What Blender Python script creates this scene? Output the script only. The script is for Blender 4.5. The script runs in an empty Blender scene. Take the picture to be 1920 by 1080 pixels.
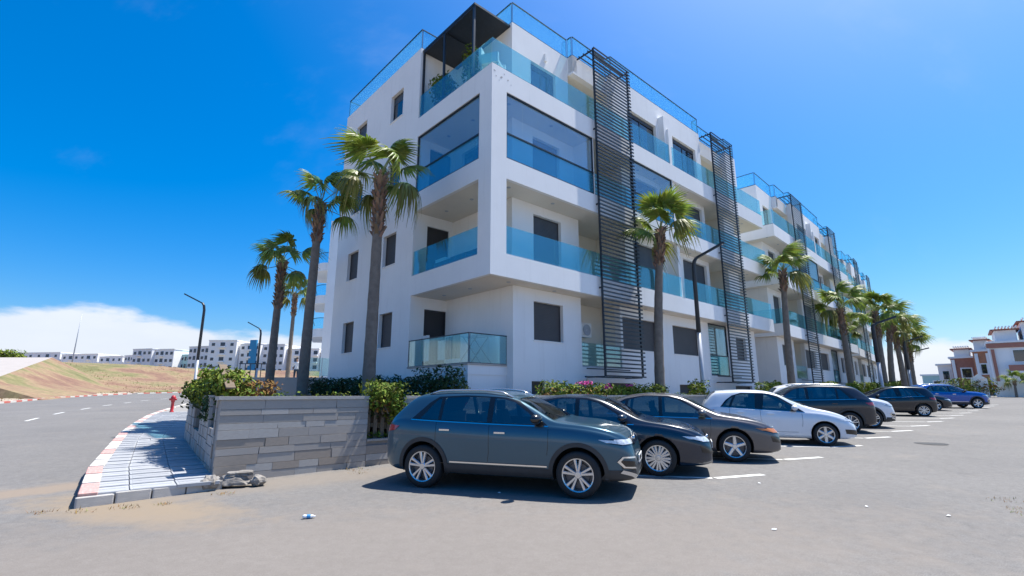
import bpy, bmesh, math, random
from mathutils import Vector, Matrix
from mathutils.bvhtree import BVHTree
R = math.radians
rnd = random.Random(11)
scene = bpy.context.scene
COL = scene.collection

# ------------------------------------------------------------------ camera, sky, sun, exposure
cam_d = bpy.data.cameras.new('camera'); cam = bpy.data.objects.new('camera', cam_d); COL.objects.link(cam)
cam_d.sensor_width = 36; cam_d.lens = 924.36/1920*36; cam_d.clip_start = 0.05; cam_d.clip_end = 4000
cam.location = (0, 0, 1.52); cam.rotation_euler = (R(90+12.087), 0, 0)
scene.camera = cam

SUN_AZ, SUN_EL = 59.0, 66.0          # azimuth from +Y towards +X
world = bpy.data.worlds.new('World'); scene.world = world; world.use_nodes = True
nt = world.node_tree; N = nt.nodes; LK = nt.links
for n in list(N): N.remove(n)
def nn(t, **k):
    n = N.new(t)
    for a, v in k.items(): setattr(n, a, v)
    return n
sky = nn('ShaderNodeTexSky', sky_type='NISHITA'); sky.sun_disc = False
sky.sun_elevation = R(SUN_EL); sky.sun_rotation = R(SUN_AZ); sky.altitude = 0
sky.air_density = 1.0; sky.dust_density = 1.9; sky.ozone_density = 8.0
hs = nn('ShaderNodeHueSaturation'); hs.inputs['Saturation'].default_value = 1.43; hs.inputs['Value'].default_value = .98
LK.new(sky.outputs[0], hs.inputs['Color'])
mn = nn('ShaderNodeVectorMath', operation='MINIMUM'); mn.inputs[1].default_value = (3.2, 4.3, 5.5); LK.new(hs.outputs[0], mn.inputs[0])   # pale horizon haze never whiter than this
tc = nn('ShaderNodeTexCoord'); sep = nn('ShaderNodeSeparateXYZ'); LK.new(tc.outputs['Generated'], sep.inputs[0])
# cloud bank low over the sea side of the sky
dot = nn('ShaderNodeVectorMath', operation='DOT_PRODUCT'); dot.inputs[1].default_value = (-0.62, 0.78, 0); LK.new(tc.outputs['Generated'], dot.inputs[0])
side = nn('ShaderNodeMapRange', interpolation_type='SMOOTHSTEP'); side.inputs[1].default_value = 0.42; side.inputs[2].default_value = 0.95
side.inputs[3].default_value = 0.062; side.inputs[4].default_value = 0.118; LK.new(dot.outputs['Value'], side.inputs[0])
mp = nn('ShaderNodeMapping'); mp.inputs['Scale'].default_value = (3.0, 3.0, 9.0); LK.new(tc.outputs['Generated'], mp.inputs[0])
nz = nn('ShaderNodeTexNoise'); nz.inputs['Scale'].default_value = 1.6; nz.inputs['Detail'].default_value = 7; nz.inputs['Roughness'].default_value = .55; LK.new(mp.outputs[0], nz.inputs[0])
pert = nn('ShaderNodeMath', operation='MULTIPLY_ADD'); pert.inputs[1].default_value = 0.12; pert.inputs[2].default_value = -0.06; LK.new(nz.outputs[0], pert.inputs[0])
thr = nn('ShaderNodeMath', operation='ADD'); LK.new(side.outputs[0], thr.inputs[0]); LK.new(pert.outputs[0], thr.inputs[1])
dif = nn('ShaderNodeMath', operation='SUBTRACT'); LK.new(thr.outputs[0], dif.inputs[0]); LK.new(sep.outputs['Z'], dif.inputs[1])
msk = nn('ShaderNodeMapRange', interpolation_type='SMOOTHSTEP'); msk.inputs[1].default_value = -0.006; msk.inputs[2].default_value = 0.014; msk.inputs[4].default_value = 0.9
LK.new(dif.outputs[0], msk.inputs[0])
# thin high cirrus
mp2 = nn('ShaderNodeMapping'); mp2.inputs['Scale'].default_value = (1.0, 3.4, 2.2); mp2.inputs['Rotation'].default_value = (0, 0, R(35)); LK.new(tc.outputs['Generated'], mp2.inputs[0])
nz2 = nn('ShaderNodeTexNoise'); nz2.inputs['Scale'].default_value = 1.7; nz2.inputs['Detail'].default_value = 6; nz2.inputs['Roughness'].default_value = .6; LK.new(mp2.outputs[0], nz2.inputs[0])
ci = nn('ShaderNodeMapRange', interpolation_type='SMOOTHSTEP'); ci.inputs[1].default_value = .55; ci.inputs[2].default_value = .85; ci.inputs[4].default_value = .13; LK.new(nz2.outputs[0], ci.inputs[0])
mmax = nn('ShaderNodeMath', operation='MAXIMUM'); LK.new(msk.outputs[0], mmax.inputs[0]); LK.new(ci.outputs[0], mmax.inputs[1])
ccol = nn('ShaderNodeMixRGB'); ccol.inputs[1].default_value = (3.7, 4.0, 4.6, 1); ccol.inputs[2].default_value = (4.9, 5.05, 5.35, 1); LK.new(nz.outputs[0], ccol.inputs[0])
mix = nn('ShaderNodeMixRGB'); LK.new(mmax.outputs[0], mix.inputs[0]); LK.new(mn.outputs[0], mix.inputs[1]); LK.new(ccol.outputs[0], mix.inputs[2])
bg = nn('ShaderNodeBackground'); bg.inputs[1].default_value = 0.10; LK.new(mix.outputs[0], bg.inputs[0])
wo = nn('ShaderNodeOutputWorld'); LK.new(bg.outputs[0], wo.inputs[0])

sun_d = bpy.data.lights.new('sun', 'SUN'); sun = bpy.data.objects.new('sun', sun_d); COL.objects.link(sun)
sun_d.energy = 4.2; sun_d.angle = R(0.53); sun_d.color = (1.0, 0.955, 0.88)
S = Vector((math.sin(R(SUN_AZ))*math.cos(R(SUN_EL)), math.cos(R(SUN_AZ))*math.cos(R(SUN_EL)), math.sin(R(SUN_EL))))
sun.rotation_euler = S.to_track_quat('Z', 'Y').to_euler(); sun.location = (20, 0, 40)
vs = scene.view_settings; vs.view_transform = 'Standard'; vs.look = 'None'; vs.gamma = 1; vs.exposure = 1.05; vs.use_curve_mapping = False
scene.cycles.max_bounces = 10; scene.cycles.transparent_max_bounces = 24; scene.cycles.diffuse_bounces = 5

# ------------------------------------------------------------------ site frame: a runs along the street front, b into the plot
AZ = 0.83828
CX, CY = -0.672, 14.7
RX, RY = math.sin(AZ), math.cos(AZ)
ROT = math.pi/2-AZ
def W(a, b, z=0.0): return Vector((CX+a*RX-b*RY, CY+a*RY+b*RX, z))
SL = 0.0195
def G(x, y): return SL*(min(max(y, -40), 140)-8)
def onground(p, dz=0.0): return Vector((p[0], p[1], G(p[0], p[1])+dz))
TILT = Matrix.Rotation(math.atan(SL), 4, 'X')

# ------------------------------------------------------------------ materials
MATS = {}
def mat(name, col, var=0.0, scale=4.0, rough=.6, metal=0.0, bump=0.0, bscale=None, col2=None, coat=0.0, spec=.5, detail=6, island=0.0, emit=None, bdist=.02, rvar=0.0):
    m = bpy.data.materials.new(name); m.use_nodes = True; MATS[name] = m
    t = m.node_tree; p = t.nodes['Principled BSDF']
    p.inputs['Roughness'].default_value = rough; p.inputs['Metallic'].default_value = metal
    p.inputs['Specular IOR Level'].default_value = spec; p.inputs['Coat Weight'].default_value = coat; p.inputs['Coat Roughness'].default_value = .03
    c4 = (*col, 1); p.inputs['Base Color'].default_value = c4
    last = None
    if var or col2 or bump:
        co = t.nodes.new('ShaderNodeTexCoord')
    if var or col2:
        n = t.nodes.new('ShaderNodeTexNoise'); n.inputs['Scale'].default_value = scale; n.inputs['Detail'].default_value = detail; n.inputs['Roughness'].default_value = .62
        t.links.new(co.outputs['Object'], n.inputs[0])
        mr = t.nodes.new('ShaderNodeMapRange'); mr.inputs[1].default_value = .3; mr.inputs[2].default_value = .7; t.links.new(n.outputs[0], mr.inputs[0])
        mx = t.nodes.new('ShaderNodeMixRGB'); t.links.new(mr.outputs[0], mx.inputs[0])
        if col2: mx.inputs[1].default_value = c4; mx.inputs[2].default_value = (*col2, 1)
        else:
            mx.inputs[1].default_value = (*[c*(1-var) for c in col], 1); mx.inputs[2].default_value = (*[min(1, c*(1+var)) for c in col], 1)
        last = mx.outputs[0]
        if rvar:
            rr = t.nodes.new('ShaderNodeMapRange'); rr.inputs[3].default_value = max(0, rough-rvar); rr.inputs[4].default_value = min(1, rough+rvar)
            t.links.new(n.outputs[0], rr.inputs[0]); t.links.new(rr.outputs[0], p.inputs['Roughness'])
    if island:
        g = t.nodes.new('ShaderNodeNewGeometry'); h = t.nodes.new('ShaderNodeHueSaturation')
        v = t.nodes.new('ShaderNodeMapRange'); v.inputs[3].default_value = 1-island; v.inputs[4].default_value = 1+island
        t.links.new(g.outputs['Random Per Island'], v.inputs[0]); t.links.new(v.outputs[0], h.inputs['Value'])
        v2 = t.nodes.new('ShaderNodeMapRange'); v2.inputs[3].default_value = .5-.035*min(1, island*2); v2.inputs[4].default_value = .5+.03*min(1, island*2)
        mu = t.nodes.new('ShaderNodeMath'); mu.operation = 'FRACT'; m7 = t.nodes.new('ShaderNodeMath'); m7.operation = 'MULTIPLY'; m7.inputs[1].default_value = 7.31
        t.links.new(g.outputs['Random Per Island'], m7.inputs[0]); t.links.new(m7.outputs[0], mu.inputs[0]); t.links.new(mu.outputs[0], v2.inputs[0]); t.links.new(v2.outputs[0], h.inputs['Hue'])
        if last: t.links.new(last, h.inputs['Color'])
        else: h.inputs['Color'].default_value = c4
        last = h.outputs[0]
    if last: t.links.new(last, p.inputs['Base Color'])
    if bump:
        n2 = t.nodes.new('ShaderNodeTexNoise'); n2.inputs['Scale'].default_value = bscale or scale*3; n2.inputs['Detail'].default_value = 5
        t.links.new(co.outputs['Object'], n2.inputs[0])
        b = t.nodes.new('ShaderNodeBump'); b.inputs['Strength'].default_value = bump; b.inputs['Distance'].default_value = bdist
        t.links.new(n2.outputs[0], b.inputs['Height']); t.links.new(b.outputs[0], p.inputs['Normal'])
    if emit: p.inputs['Emission Color'].default_value = (*emit, 1); p.inputs['Emission Strength'].default_value = 1
    return m
def glass(name, tint, refl=1.0, base=.04, dust=0.0, dcol=(.55, .85, .95)):
    m = bpy.data.materials.new(name); m.use_nodes = True; MATS[name] = m
    t = m.node_tree; t.nodes.remove(t.nodes['Principled BSDF']); out = t.nodes['Material Output']
    tr = t.nodes.new('ShaderNodeBsdfTransparent'); tr.inputs[0].default_value = (*tint, 1)
    gl = t.nodes.new('ShaderNodeBsdfGlossy'); gl.inputs['Roughness'].default_value = .015; gl.inputs[0].default_value = (.93, .97, 1, 1)
    fr = t.nodes.new('ShaderNodeLayerWeight'); fr.inputs[0].default_value = .35
    mr = t.nodes.new('ShaderNodeMapRange'); mr.inputs[3].default_value = base; mr.inputs[4].default_value = base+.75*refl; t.links.new(fr.outputs['Fresnel'], mr.inputs[0])
    mx = t.nodes.new('ShaderNodeMixShader'); t.links.new(mr.outputs[0], mx.inputs[0]); t.links.new(tr.outputs[0], mx.inputs[1]); t.links.new(gl.outputs[0], mx.inputs[2])
    if dust:
        tl = t.nodes.new('ShaderNodeBsdfTranslucent'); tl.inputs[0].default_value = (*dcol, 1); df = t.nodes.new('ShaderNodeBsdfDiffuse'); df.inputs[0].default_value = (*dcol, 1)
        ad = t.nodes.new('ShaderNodeMixShader'); t.links.new(tl.outputs[0], ad.inputs[1]); t.links.new(df.outputs[0], ad.inputs[2])
        m2 = t.nodes.new('ShaderNodeMixShader'); m2.inputs[0].default_value = dust; t.links.new(mx.outputs[0], m2.inputs[1]); t.links.new(ad.outputs[0], m2.inputs[2]); mx = m2
    t.links.new(mx.outputs[0], out.inputs[0]); return m

mat('white_render', (.80, .80, .80), var=.035, scale=.7, rough=.85, bump=.12, bscale=60, bdist=.004)
def streaks(m, amt):
    t = m.node_tree; p = t.nodes['Principled BSDF']; src = p.inputs['Base Color'].links[0].from_socket
    co = t.nodes.new('ShaderNodeTexCoord'); mpn = t.nodes.new('ShaderNodeMapping'); mpn.inputs['Scale'].default_value = (2.2, 2.2, .16); t.links.new(co.outputs['Object'], mpn.inputs[0])
    n = t.nodes.new('ShaderNodeTexNoise'); n.inputs['Scale'].default_value = 2.2; n.inputs['Detail'].default_value = 8; n.inputs['Roughness'].default_value = .7; t.links.new(mpn.outputs[0], n.inputs[0])
    r = t.nodes.new('ShaderNodeMapRange'); r.inputs[1].default_value = .54; r.inputs[2].default_value = .80; r.inputs[4].default_value = amt; t.links.new(n.outputs[0], r.inputs[0])
    x = t.nodes.new('ShaderNodeMixRGB'); t.links.new(r.outputs[0], x.inputs[0]); t.links.new(src, x.inputs[1]); x.inputs[2].default_value = (.42, .40, .37, 1); t.links.new(x.outputs[0], p.inputs['Base Color'])
streaks(MATS['white_render'], .22)
mat('render_warm_bounce', (.76, .72, .64), var=.04, scale=.8, rough=.85)  # white render with the warm bounced light of the recesses painted in
mat('soffit_warm_bounce', (.74, .69, .61), var=.04, scale=1.0, rough=.9)  # slab undersides, light bounced up from the ground put into the colour
mat('interior', (.30, .30, .30), rough=.9)
mat('steel_dark', (.030, .040, .055), rough=.42, metal=.3, var=.15, scale=9)
mat('steel_grey', (.40, .43, .48), rough=.5, metal=.2, var=.1)
mat('frame_dark', (.035, .035, .042), rough=.4)
mat('shutter', (.062, .057, .060), rough=.55, var=.12, scale=3)
mat('shutter_grey', (.062, .072, .088), rough=.5, var=.12, scale=3)
mat('door_dark', (.018, .020, .026), rough=.4)
mat('pane_dark', (.012, .018, .026), rough=.03, spec=.9, coat=.5)
glass('balcony_glass', (.64, .885, .925), .34, .04, .06, (.30, .72, .84))
glass('roof_glass', (.62, .90, .97), .28, .04, .09, (.45, .88, 1.0))
glass('glazing_glass', (.88, .94, .97), .34, .045, .03, (.6, .8, .9))
glass('green_glass', (.78, .92, .92), .30, .035, .03, (.55, .85, .82))
mat('sill_stone', (.40, .36, .33), var=.1, rough=.7)
mat('white_plastic', (.78, .78, .77), rough=.5, var=.04)
mat('chrome', (.75, .76, .78), rough=.12, metal=1.0)

# ------------------------------------------------------------------ mesh and object helpers
class MB:
    def __init__(s): s.v = []; s.f = []; s.mi = []
    def add(s, vs, fs, mi=0):
        o = len(s.v); s.v += [tuple(p) for p in vs]; s.f += [tuple(i+o for i in f) for f in fs]; s.mi += [mi]*len(fs); return s
    def box(s, x0, x1, y0, y1, z0, z1, mi=0, mp=None):
        if mp:
            vs = [mp(x, y, z) for z in (z0, z1) for y in (y0, y1) for x in (x0, x1)]
        else:
            vs = [(x, y, z) for z in (z0, z1) for y in (y0, y1) for x in (x0, x1)]
        return s.add(vs, [(0, 2, 3, 1), (4, 5, 7, 6), (0, 1, 5, 4), (2, 6, 7, 3), (0, 4, 6, 2), (1, 3, 7, 5)], mi)
    def beam(s, p, q, w, h=None, mi=0, up=(0, 0, 1)):
        p = Vector(p); q = Vector(q); d = (q-p).normalized(); u = Vector(up)
        if abs(d.dot(u)) > .98: u = Vector((0, 1, 0))
        x = d.cross(u).normalized(); y = x.cross(d).normalized(); h = h or w
        vs = [c+x*(sx*w/2)+y*(sy*h/2) for c in (p, q) for sy in (-1, 1) for sx in (-1, 1)]
        return s.add(vs, [(0, 2, 3, 1), (4, 5, 7, 6), (0, 1, 5, 4), (2, 6, 7, 3), (0, 4, 6, 2), (1, 3, 7, 5)], mi)
    def tube(s, pts, rads, n=10, mi=0, cap=True):
        pts = [Vector(p) for p in pts]; rings = []
        for i, p in enumerate(pts):
            d = (pts[min(i+1, len(pts)-1)]-pts[max(i-1, 0)]).normalized()
            u = Vector((0, 0, 1)) if abs(d.z) < .9 else Vector((0, 1, 0))
            x = d.cross(u).normalized(); y = d.cross(x).normalized(); r = rads[i] if hasattr(rads, '__len__') else rads
            rings.append([p+x*(r*math.cos(2*math.pi*k/n))+y*(r*math.sin(2*math.pi*k/n)) for k in range(n)])
        vs = [v for rg in rings for v in rg]; fs = []
        for i in range(len(pts)-1):
            for k in range(n):
                fs.append((i*n+k, i*n+(k+1) % n, (i+1)*n+(k+1) % n, (i+1)*n+k))
        if cap: fs += [tuple(range(n)), tuple((len(pts)-1)*n+k for k in range(n))]
        return s.add(vs, fs, mi)
    def lathe(s, prof, n=24, axis='z', c=(0, 0, 0), mi=0):
        vs = []; fs = []
        for (r, h) in prof:
            for k in range(n):
                a = 2*math.pi*k/n
                if axis == 'z': vs.append((c[0]+r*math.cos(a), c[1]+r*math.sin(a), c[2]+h))
                else: vs.append((c[0]+r*math.cos(a), c[1]+h, c[2]+r*math.sin(a)))
        m = len(prof)
        for i in range(m-1):
            for k in range(n): fs.append((i*n+k, i*n+(k+1) % n, (i+1)*n+(k+1) % n, (i+1)*n+k))
        return s.add(vs, fs, mi)
    def prism(s, poly, z0, z1, mi=0):
        n = len(poly); vs = [(x, y, z0) for x, y in poly]+[(x, y, z1) for x, y in poly]
        return s.add(vs, [tuple(range(n)), tuple(range(n, 2*n))]+[(i, (i+1) % n, n+(i+1) % n, n+i) for i in range(n)], mi)
    def mesh(s, name, mats, smooth=False, recalc=True):
        me = bpy.data.meshes.new(name); me.from_pydata(s.v, [], s.f)
        for m in (mats if isinstance(mats, (list, tuple)) else [mats]): me.materials.append(MATS[m] if isinstance(m, str) else m)
        if any(s.mi): me.polygons.foreach_set('material_index', s.mi)
        if recalc:
            b = bmesh.new(); b.from_mesh(me); bmesh.ops.recalc_face_normals(b, faces=b.faces); b.to_mesh(me); b.free()
        if smooth: me.polygons.foreach_set('use_smooth', [True]*len(me.polygons))
        return me
    def obj(s, name, mats, parent=None, smooth=False, recalc=True):
        return link(name, s.mesh(name, mats, smooth, recalc), parent)
def link(name, data, parent=None):
    o = bpy.data.objects.new(name, data); COL.objects.link(o)
    if parent: o.parent = parent
    return o
def tag(o, label=None, cat=None, group=None, kind=None):
    if label: o['label'] = label
    if cat: o['category'] = cat
    if group: o['group'] = group
    if kind: o['kind'] = kind
    return o
def empty(name, loc=(0, 0, 0), rz=0.0, label=None, cat=None, group=None):
    o = bpy.data.objects.new(name, None); COL.objects.link(o); o.location = loc; o.rotation_euler = (0, 0, rz); o.empty_display_size = .2
    return tag(o, label, cat, group)
def copy_tree(o, parent=None):
    c = o.copy(); COL.objects.link(c)
    if parent: c.parent = parent; c.matrix_parent_inverse = o.matrix_parent_inverse
    for ch in KIDS.get(o.name, []) if False else list(o.children): copy_tree(ch, c)
    return c
KIDS = {}
def unit_box(name, jit=0.0, seed=0, bev=0.0):
    r = random.Random(seed); b = bmesh.new(); bmesh.ops.create_cube(b, size=1.0)
    if bev: bmesh.ops.bevel(b, geom=list(b.edges), offset=bev, segments=1, affect='EDGES')
    for v in b.verts: v.co += Vector((r.uniform(-jit, jit), r.uniform(-jit, jit), r.uniform(-jit, jit)))
    me = bpy.data.meshes.new(name); b.to_mesh(me); b.free(); me.materials.append(MATS['white_render']); return me
def piece(name, me, parent, loc, scale, rz=0.0, m=None, rot=None):
    o = bpy.data.objects.new(name, me); COL.objects.link(o); o.parent = parent; o.location = loc; o.scale = scale
    o.rotation_euler = rot or (0, 0, rz)
    if m: o.material_slots[0].link = 'OBJECT'; o.material_slots[0].material = MATS[m]
    return o
UB = unit_box('unit_piece'); UBB = unit_box('unit_bevel_piece', bev=.04)

# ------------------------------------------------------------------ ground, road, field, pavement
def asphalt():
    m = bpy.data.materials.new('asphalt'); m.use_nodes = True; MATS['asphalt'] = m; t = m.node_tree; p = t.nodes['Principled BSDF']
    co = t.nodes.new('ShaderNodeTexCoord')
    def noise(s, d=6, r=.6):
        n = t.nodes.new('ShaderNodeTexNoise'); n.inputs['Scale'].default_value = s; n.inputs['Detail'].default_value = d; n.inputs['Roughness'].default_value = r; t.links.new(co.outputs['Object'], n.inputs[0]); return n
    def ramp(src, a, b, c0, c1):
        r = t.nodes.new('ShaderNodeMapRange'); r.inputs[1].default_value = a; r.inputs[2].default_value = b; t.links.new(src, r.inputs[0])
        x = t.nodes.new('ShaderNodeMixRGB'); t.links.new(r.outputs[0], x.inputs[0])
        if c0 is not None: x.inputs[1].default_value = (*c0, 1)
        x.inputs[2].default_value = (*c1, 1); return x, r
    big = noise(.22, 5); a, _ = ramp(big.outputs[0], .35, .68, (.150, .144, .140), (.180, .172, .165))
    fine = noise(85, 3, .7); mr = t.nodes.new('ShaderNodeMapRange'); mr.inputs[1].default_value = .25; mr.inputs[2].default_value = .75; mr.inputs[3].default_value = .60; mr.inputs[4].default_value = 1.38; t.links.new(fine.outputs[0], mr.inputs[0])
    mul = t.nodes.new('ShaderNodeVectorMath'); mul.operation = 'SCALE'; t.links.new(a.outputs[0], mul.inputs[0]); t.links.new(mr.outputs[0], mul.inputs['Scale'])
    mid = noise(9, 5, .75); m9 = t.nodes.new('ShaderNodeMapRange'); m9.inputs[1].default_value = .3; m9.inputs[2].default_value = .7; m9.inputs[3].default_value = .84; m9.inputs[4].default_value = 1.15; t.links.new(mid.outputs[0], m9.inputs[0])
    mul0 = mul; mul = t.nodes.new('ShaderNodeVectorMath'); mul.operation = 'SCALE'; t.links.new(mul0.outputs[0], mul.inputs[0]); t.links.new(m9.outputs[0], mul.inputs['Scale'])
    # sandy dust drifts
    du = noise(.8, 8, .68); r2 = t.nodes.new('ShaderNodeMapRange'); r2.inputs[1].default_value = .56; r2.inputs[2].default_value = .74; r2.inputs[4].default_value = .6; t.links.new(du.outputs[0], r2.inputs[0])
    x2 = t.nodes.new('ShaderNodeMixRGB'); t.links.new(r2.outputs[0], x2.inputs[0]); t.links.new(mul.outputs[0], x2.inputs[1]); x2.inputs[2].default_value = (.222, .198, .175, 1)
    # darker stains and tyre scuffs
    st = noise(1.7, 4, .5); r3 = t.nodes.new('ShaderNodeMapRange'); r3.inputs[1].default_value = .62; r3.inputs[2].default_value = .78; r3.inputs[4].default_value = .5; t.links.new(st.outputs[0], r3.inputs[0])
    x3 = t.nodes.new('ShaderNodeMixRGB'); t.links.new(r3.outputs[0], x3.inputs[0]); t.links.new(x2.outputs[0], x3.inputs[1]); x3.inputs[2].default_value = (.105, .102, .101, 1)
    # hairline cracks
    vo = t.nodes.new('ShaderNodeTexVoronoi'); vo.feature = 'DISTANCE_TO_EDGE'; vo.inputs['Scale'].default_value = .22
    wn = noise(1.2, 5); wm = t.nodes.new('ShaderNodeMixRGB'); wm.inputs[0].default_value = .45; t.links.new(co.outputs['Object'], wm.inputs[1]); t.links.new(wn.outputs['Color'], wm.inputs[2]); t.links.new(wm.outputs[0], vo.inputs[0])
    r4 = t.nodes.new('ShaderNodeMapRange'); r4.inputs[1].default_value = .0; r4.inputs[2].default_value = .0012; r4.inputs[3].default_value = .25; r4.inputs[4].default_value = 0; t.links.new(vo.outputs['Distance'], r4.inputs[0])
    x4 = t.nodes.new('ShaderNodeMixRGB'); t.links.new(r4.outputs[0], x4.inputs[0]); t.links.new(x3.outputs[0], x4.inputs[1]); x4.inputs[2].default_value = (.13, .125, .12, 1)
    def dirt_at(src, c, sx, sy, rad, amt, col):
        mpn = t.nodes.new('ShaderNodeMapping'); mpn.vector_type = 'TEXTURE'; mpn.inputs['Location'].default_value = (c[0], c[1], 0); mpn.inputs['Scale'].default_value = (sx, sy, 50); mpn.inputs['Rotation'].default_value = (0, 0, c[2]); t.links.new(co.outputs['Object'], mpn.inputs[0])
        ln = t.nodes.new('ShaderNodeVectorMath'); ln.operation = 'LENGTH'; t.links.new(mpn.outputs[0], ln.inputs[0])
        nzz = noise(2.6, 7, .7); ad = t.nodes.new('ShaderNodeMath'); ad.operation = 'MULTIPLY_ADD'; ad.inputs[1].default_value = 1.5; t.links.new(nzz.outputs[0], ad.inputs[0]); t.links.new(ln.outputs['Value'], ad.inputs[2])
        rg = t.nodes.new('ShaderNodeMapRange'); rg.inputs[1].default_value = 1.25; rg.inputs[2].default_value = 1.9; rg.inputs[3].default_value = amt; rg.inputs[4].default_value = 0; t.links.new(ad.outputs[0], rg.inputs[0])
        xx = t.nodes.new('ShaderNodeMixRGB'); t.links.new(rg.outputs[0], xx.inputs[0]); t.links.new(src.outputs[0], xx.inputs[1]); xx.inputs[2].default_value = (*col, 1); return xx
    x4 = dirt_at(x4, (-5.2, 7.2, -.35), 2.0, .75, 1, .85, (.25, .195, .135)); x4 = dirt_at(x4, (-7.4, 8.6, .95), 2.6, .5, 1, .8, (.24, .19, .145)); x4 = dirt_at(x4, (-1.5, 5.2, .2), 7.5, 2.6, 1, .5, (.205, .175, .150)); x4 = dirt_at(x4, (-3.4, 9.4, .7), 3.2, .7, 1, .6, (.21, .18, .15))
    t.links.new(x4.outputs[0], p.inputs['Base Color']); p.inputs['Roughness'].default_value = .9; p.inputs['Specular IOR Level'].default_value = .25
    b = t.nodes.new('ShaderNodeBump'); b.inputs['Strength'].default_value = .35; b.inputs['Distance'].default_value = .006; t.links.new(fine.outputs[0], b.inputs['Height']); t.links.new(b.outputs[0], p.inputs['Normal'])
asphalt()
mat('dirt', (.36, .27, .18), col2=(.22, .16, .10), scale=.35, rough=.95, bump=.4, bscale=6)
mat('sand', (.40, .33, .25), col2=(.30, .24, .17), scale=2.5, rough=.95, bump=.3, bscale=30)
mat('paint_white', (.62, .62, .60), var=.25, scale=7, rough=.7)
mat('kerb_white', (.58, .55, .51), var=.12, scale=6, rough=.8, bump=.2, bscale=40)
mat('kerb_pink', (.46, .22, .20), col2=(.52, .36, .33), scale=6, rough=.8, bump=.2, bscale=40)
mat('kerb_red', (.52, .13, .10), var=.2, scale=4, rough=.7)
mat('tile_a', (.35, .36, .38), var=.12, scale=5, rough=.8, bump=.2, bscale=40)
mat('tile_b', (.31, .32, .34), var=.12, scale=5, rough=.8, bump=.2, bscale=40)
mat('mortar', (.25, .24, .23), var=.1, scale=8, rough=.95)
mat('concrete', (.42, .40, .375), var=.14, scale=1.2, rough=.9, bump=.25, bscale=20)
mat('soil', (.12, .085, .055), var=.3, scale=3, rough=1)

gd = MB(); xs = [-900, -400, -250, -150, -90, -50, -20, 0, 30, 60, 90, 150, 300, 900]; ys = [-60, -20, 0, 20, 45, 70, 100, 140, 200, 400, 900, 2500]
gd.add([(x, y, G(x, y)-.06) for y in ys for x in xs], [(j*len(xs)+i, j*len(xs)+i+1, (j+1)*len(xs)+i+1, (j+1)*len(xs)+i) for j in range(len(ys)-1) for i in range(len(xs)-1)])
tag(gd.obj('ground', 'dirt'), kind='structure')
FARK = [(-7, -12), (-17.5, 4), (-26, 16), (-34.6, 29), (-43.3, 42.8), (-51.5, 56.5), (-57.5, 69), (-61.5, 82), (-62.5, 96), (-59, 111), (-50, 126), (-36, 137)]
rd = [onground(p) for p in FARK]+[onground(p) for p in ((20, 138), (140, 138), (140, -12))]
tag(MB().add(rd, [tuple(range(len(rd)))]).obj('road', 'asphalt'), kind='structure')

# the field beyond the far kerb, with its weeds
def field_h(s, d):   # s along the kerb in metres, d away from it
    t = min(1, max(0, (d-6)/52)); t = t*t*(3-2*t)
    return 6.6*t*(.80+.2*min(1, max(0, (s+10)/55)))+.25*math.sin(s*.21+d*.13)*min(1, d/12)+.12*math.sin(s*.7+d*.55)*min(1, d/12)
def along(poly, s):
    for i in range(len(poly)-1):
        p, q = Vector(poly[i]), Vector(poly[i+1]); l = (q-p).length
        if s <= l or i == len(poly)-2:
            d = (q-p).normalized(); return p+d*s, d
        s -= l
def plen(poly): return sum((Vector(poly[i+1])-Vector(poly[i])).length for i in range(len(poly)-1))
FL = plen(FARK)
fld = MB(); ns, nd = 70, 46; fv = []
def fpt(i, j):
    s = FL*i/ns; d = .35+.4*j+.062*j*j; p, t = along(FARK, s); nrm = Vector((-t.y, t.x))
    q = p+nrm*d; return Vector((q.x, q.y, G(q.x, q.y)+.10+field_h(s-45, d)))
for j in range(nd+1):
    for i in range(ns+1): fv.append(fpt(i, j))
fld.add(fv, [(j*(ns+1)+i, j*(ns+1)+i+1, (j+1)*(ns+1)+i+1, (j+1)*(ns+1)+i) for j in range(nd) for i in range(ns)])
def field_mat():
    m = bpy.data.materials.new('field'); m.use_nodes = True; MATS['field'] = m; t = m.node_tree; p = t.nodes['Principled BSDF']; p.inputs['Roughness'].default_value = 1
    co = t.nodes.new('ShaderNodeTexCoord')
    def noise(s, d=7):
        n = t.nodes.new('ShaderNodeTexNoise'); n.inputs['Scale'].default_value = s; n.inputs['Detail'].default_value = d; n.inputs['Roughness'].default_value = .65; t.links.new(co.outputs['Object'], n.inputs[0]); return n
    cr = t.nodes.new('ShaderNodeValToRGB'); n = noise(.085); t.links.new(n.outputs[0], cr.inputs[0]); e = cr.color_ramp
    e.elements[0].position = .34; e.elements[0].color = (.115, .115, .04, 1); e.elements[1].position = .72; e.elements[1].color = (.15, .08, .06, 1)
    for pos, c in ((.43, (.17, .155, .065)), (.51, (.25, .175, .10)), (.60, (.20, .115, .075))):
        k = e.elements.new(pos); k.color = (*c, 1)
    n2 = noise(1.6); mr = t.nodes.new('ShaderNodeMapRange'); mr.inputs[1].default_value = .3; mr.inputs[2].default_value = .7; mr.inputs[3].default_value = .7; mr.inputs[4].default_value = 1.25; t.links.new(n2.outputs[0], mr.inputs[0])
    mul = t.nodes.new('ShaderNodeVectorMath'); mul.operation = 'SCALE'; t.links.new(cr.outputs[0], mul.inputs[0]); t.links.new(mr.outputs[0], mul.inputs['Scale'])
    t.links.new(mul.outputs[0], p.inputs['Base Color'])
field_mat()
fo = fld.obj('field', 'field', smooth=True); tag(fo, kind='structure')
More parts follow.
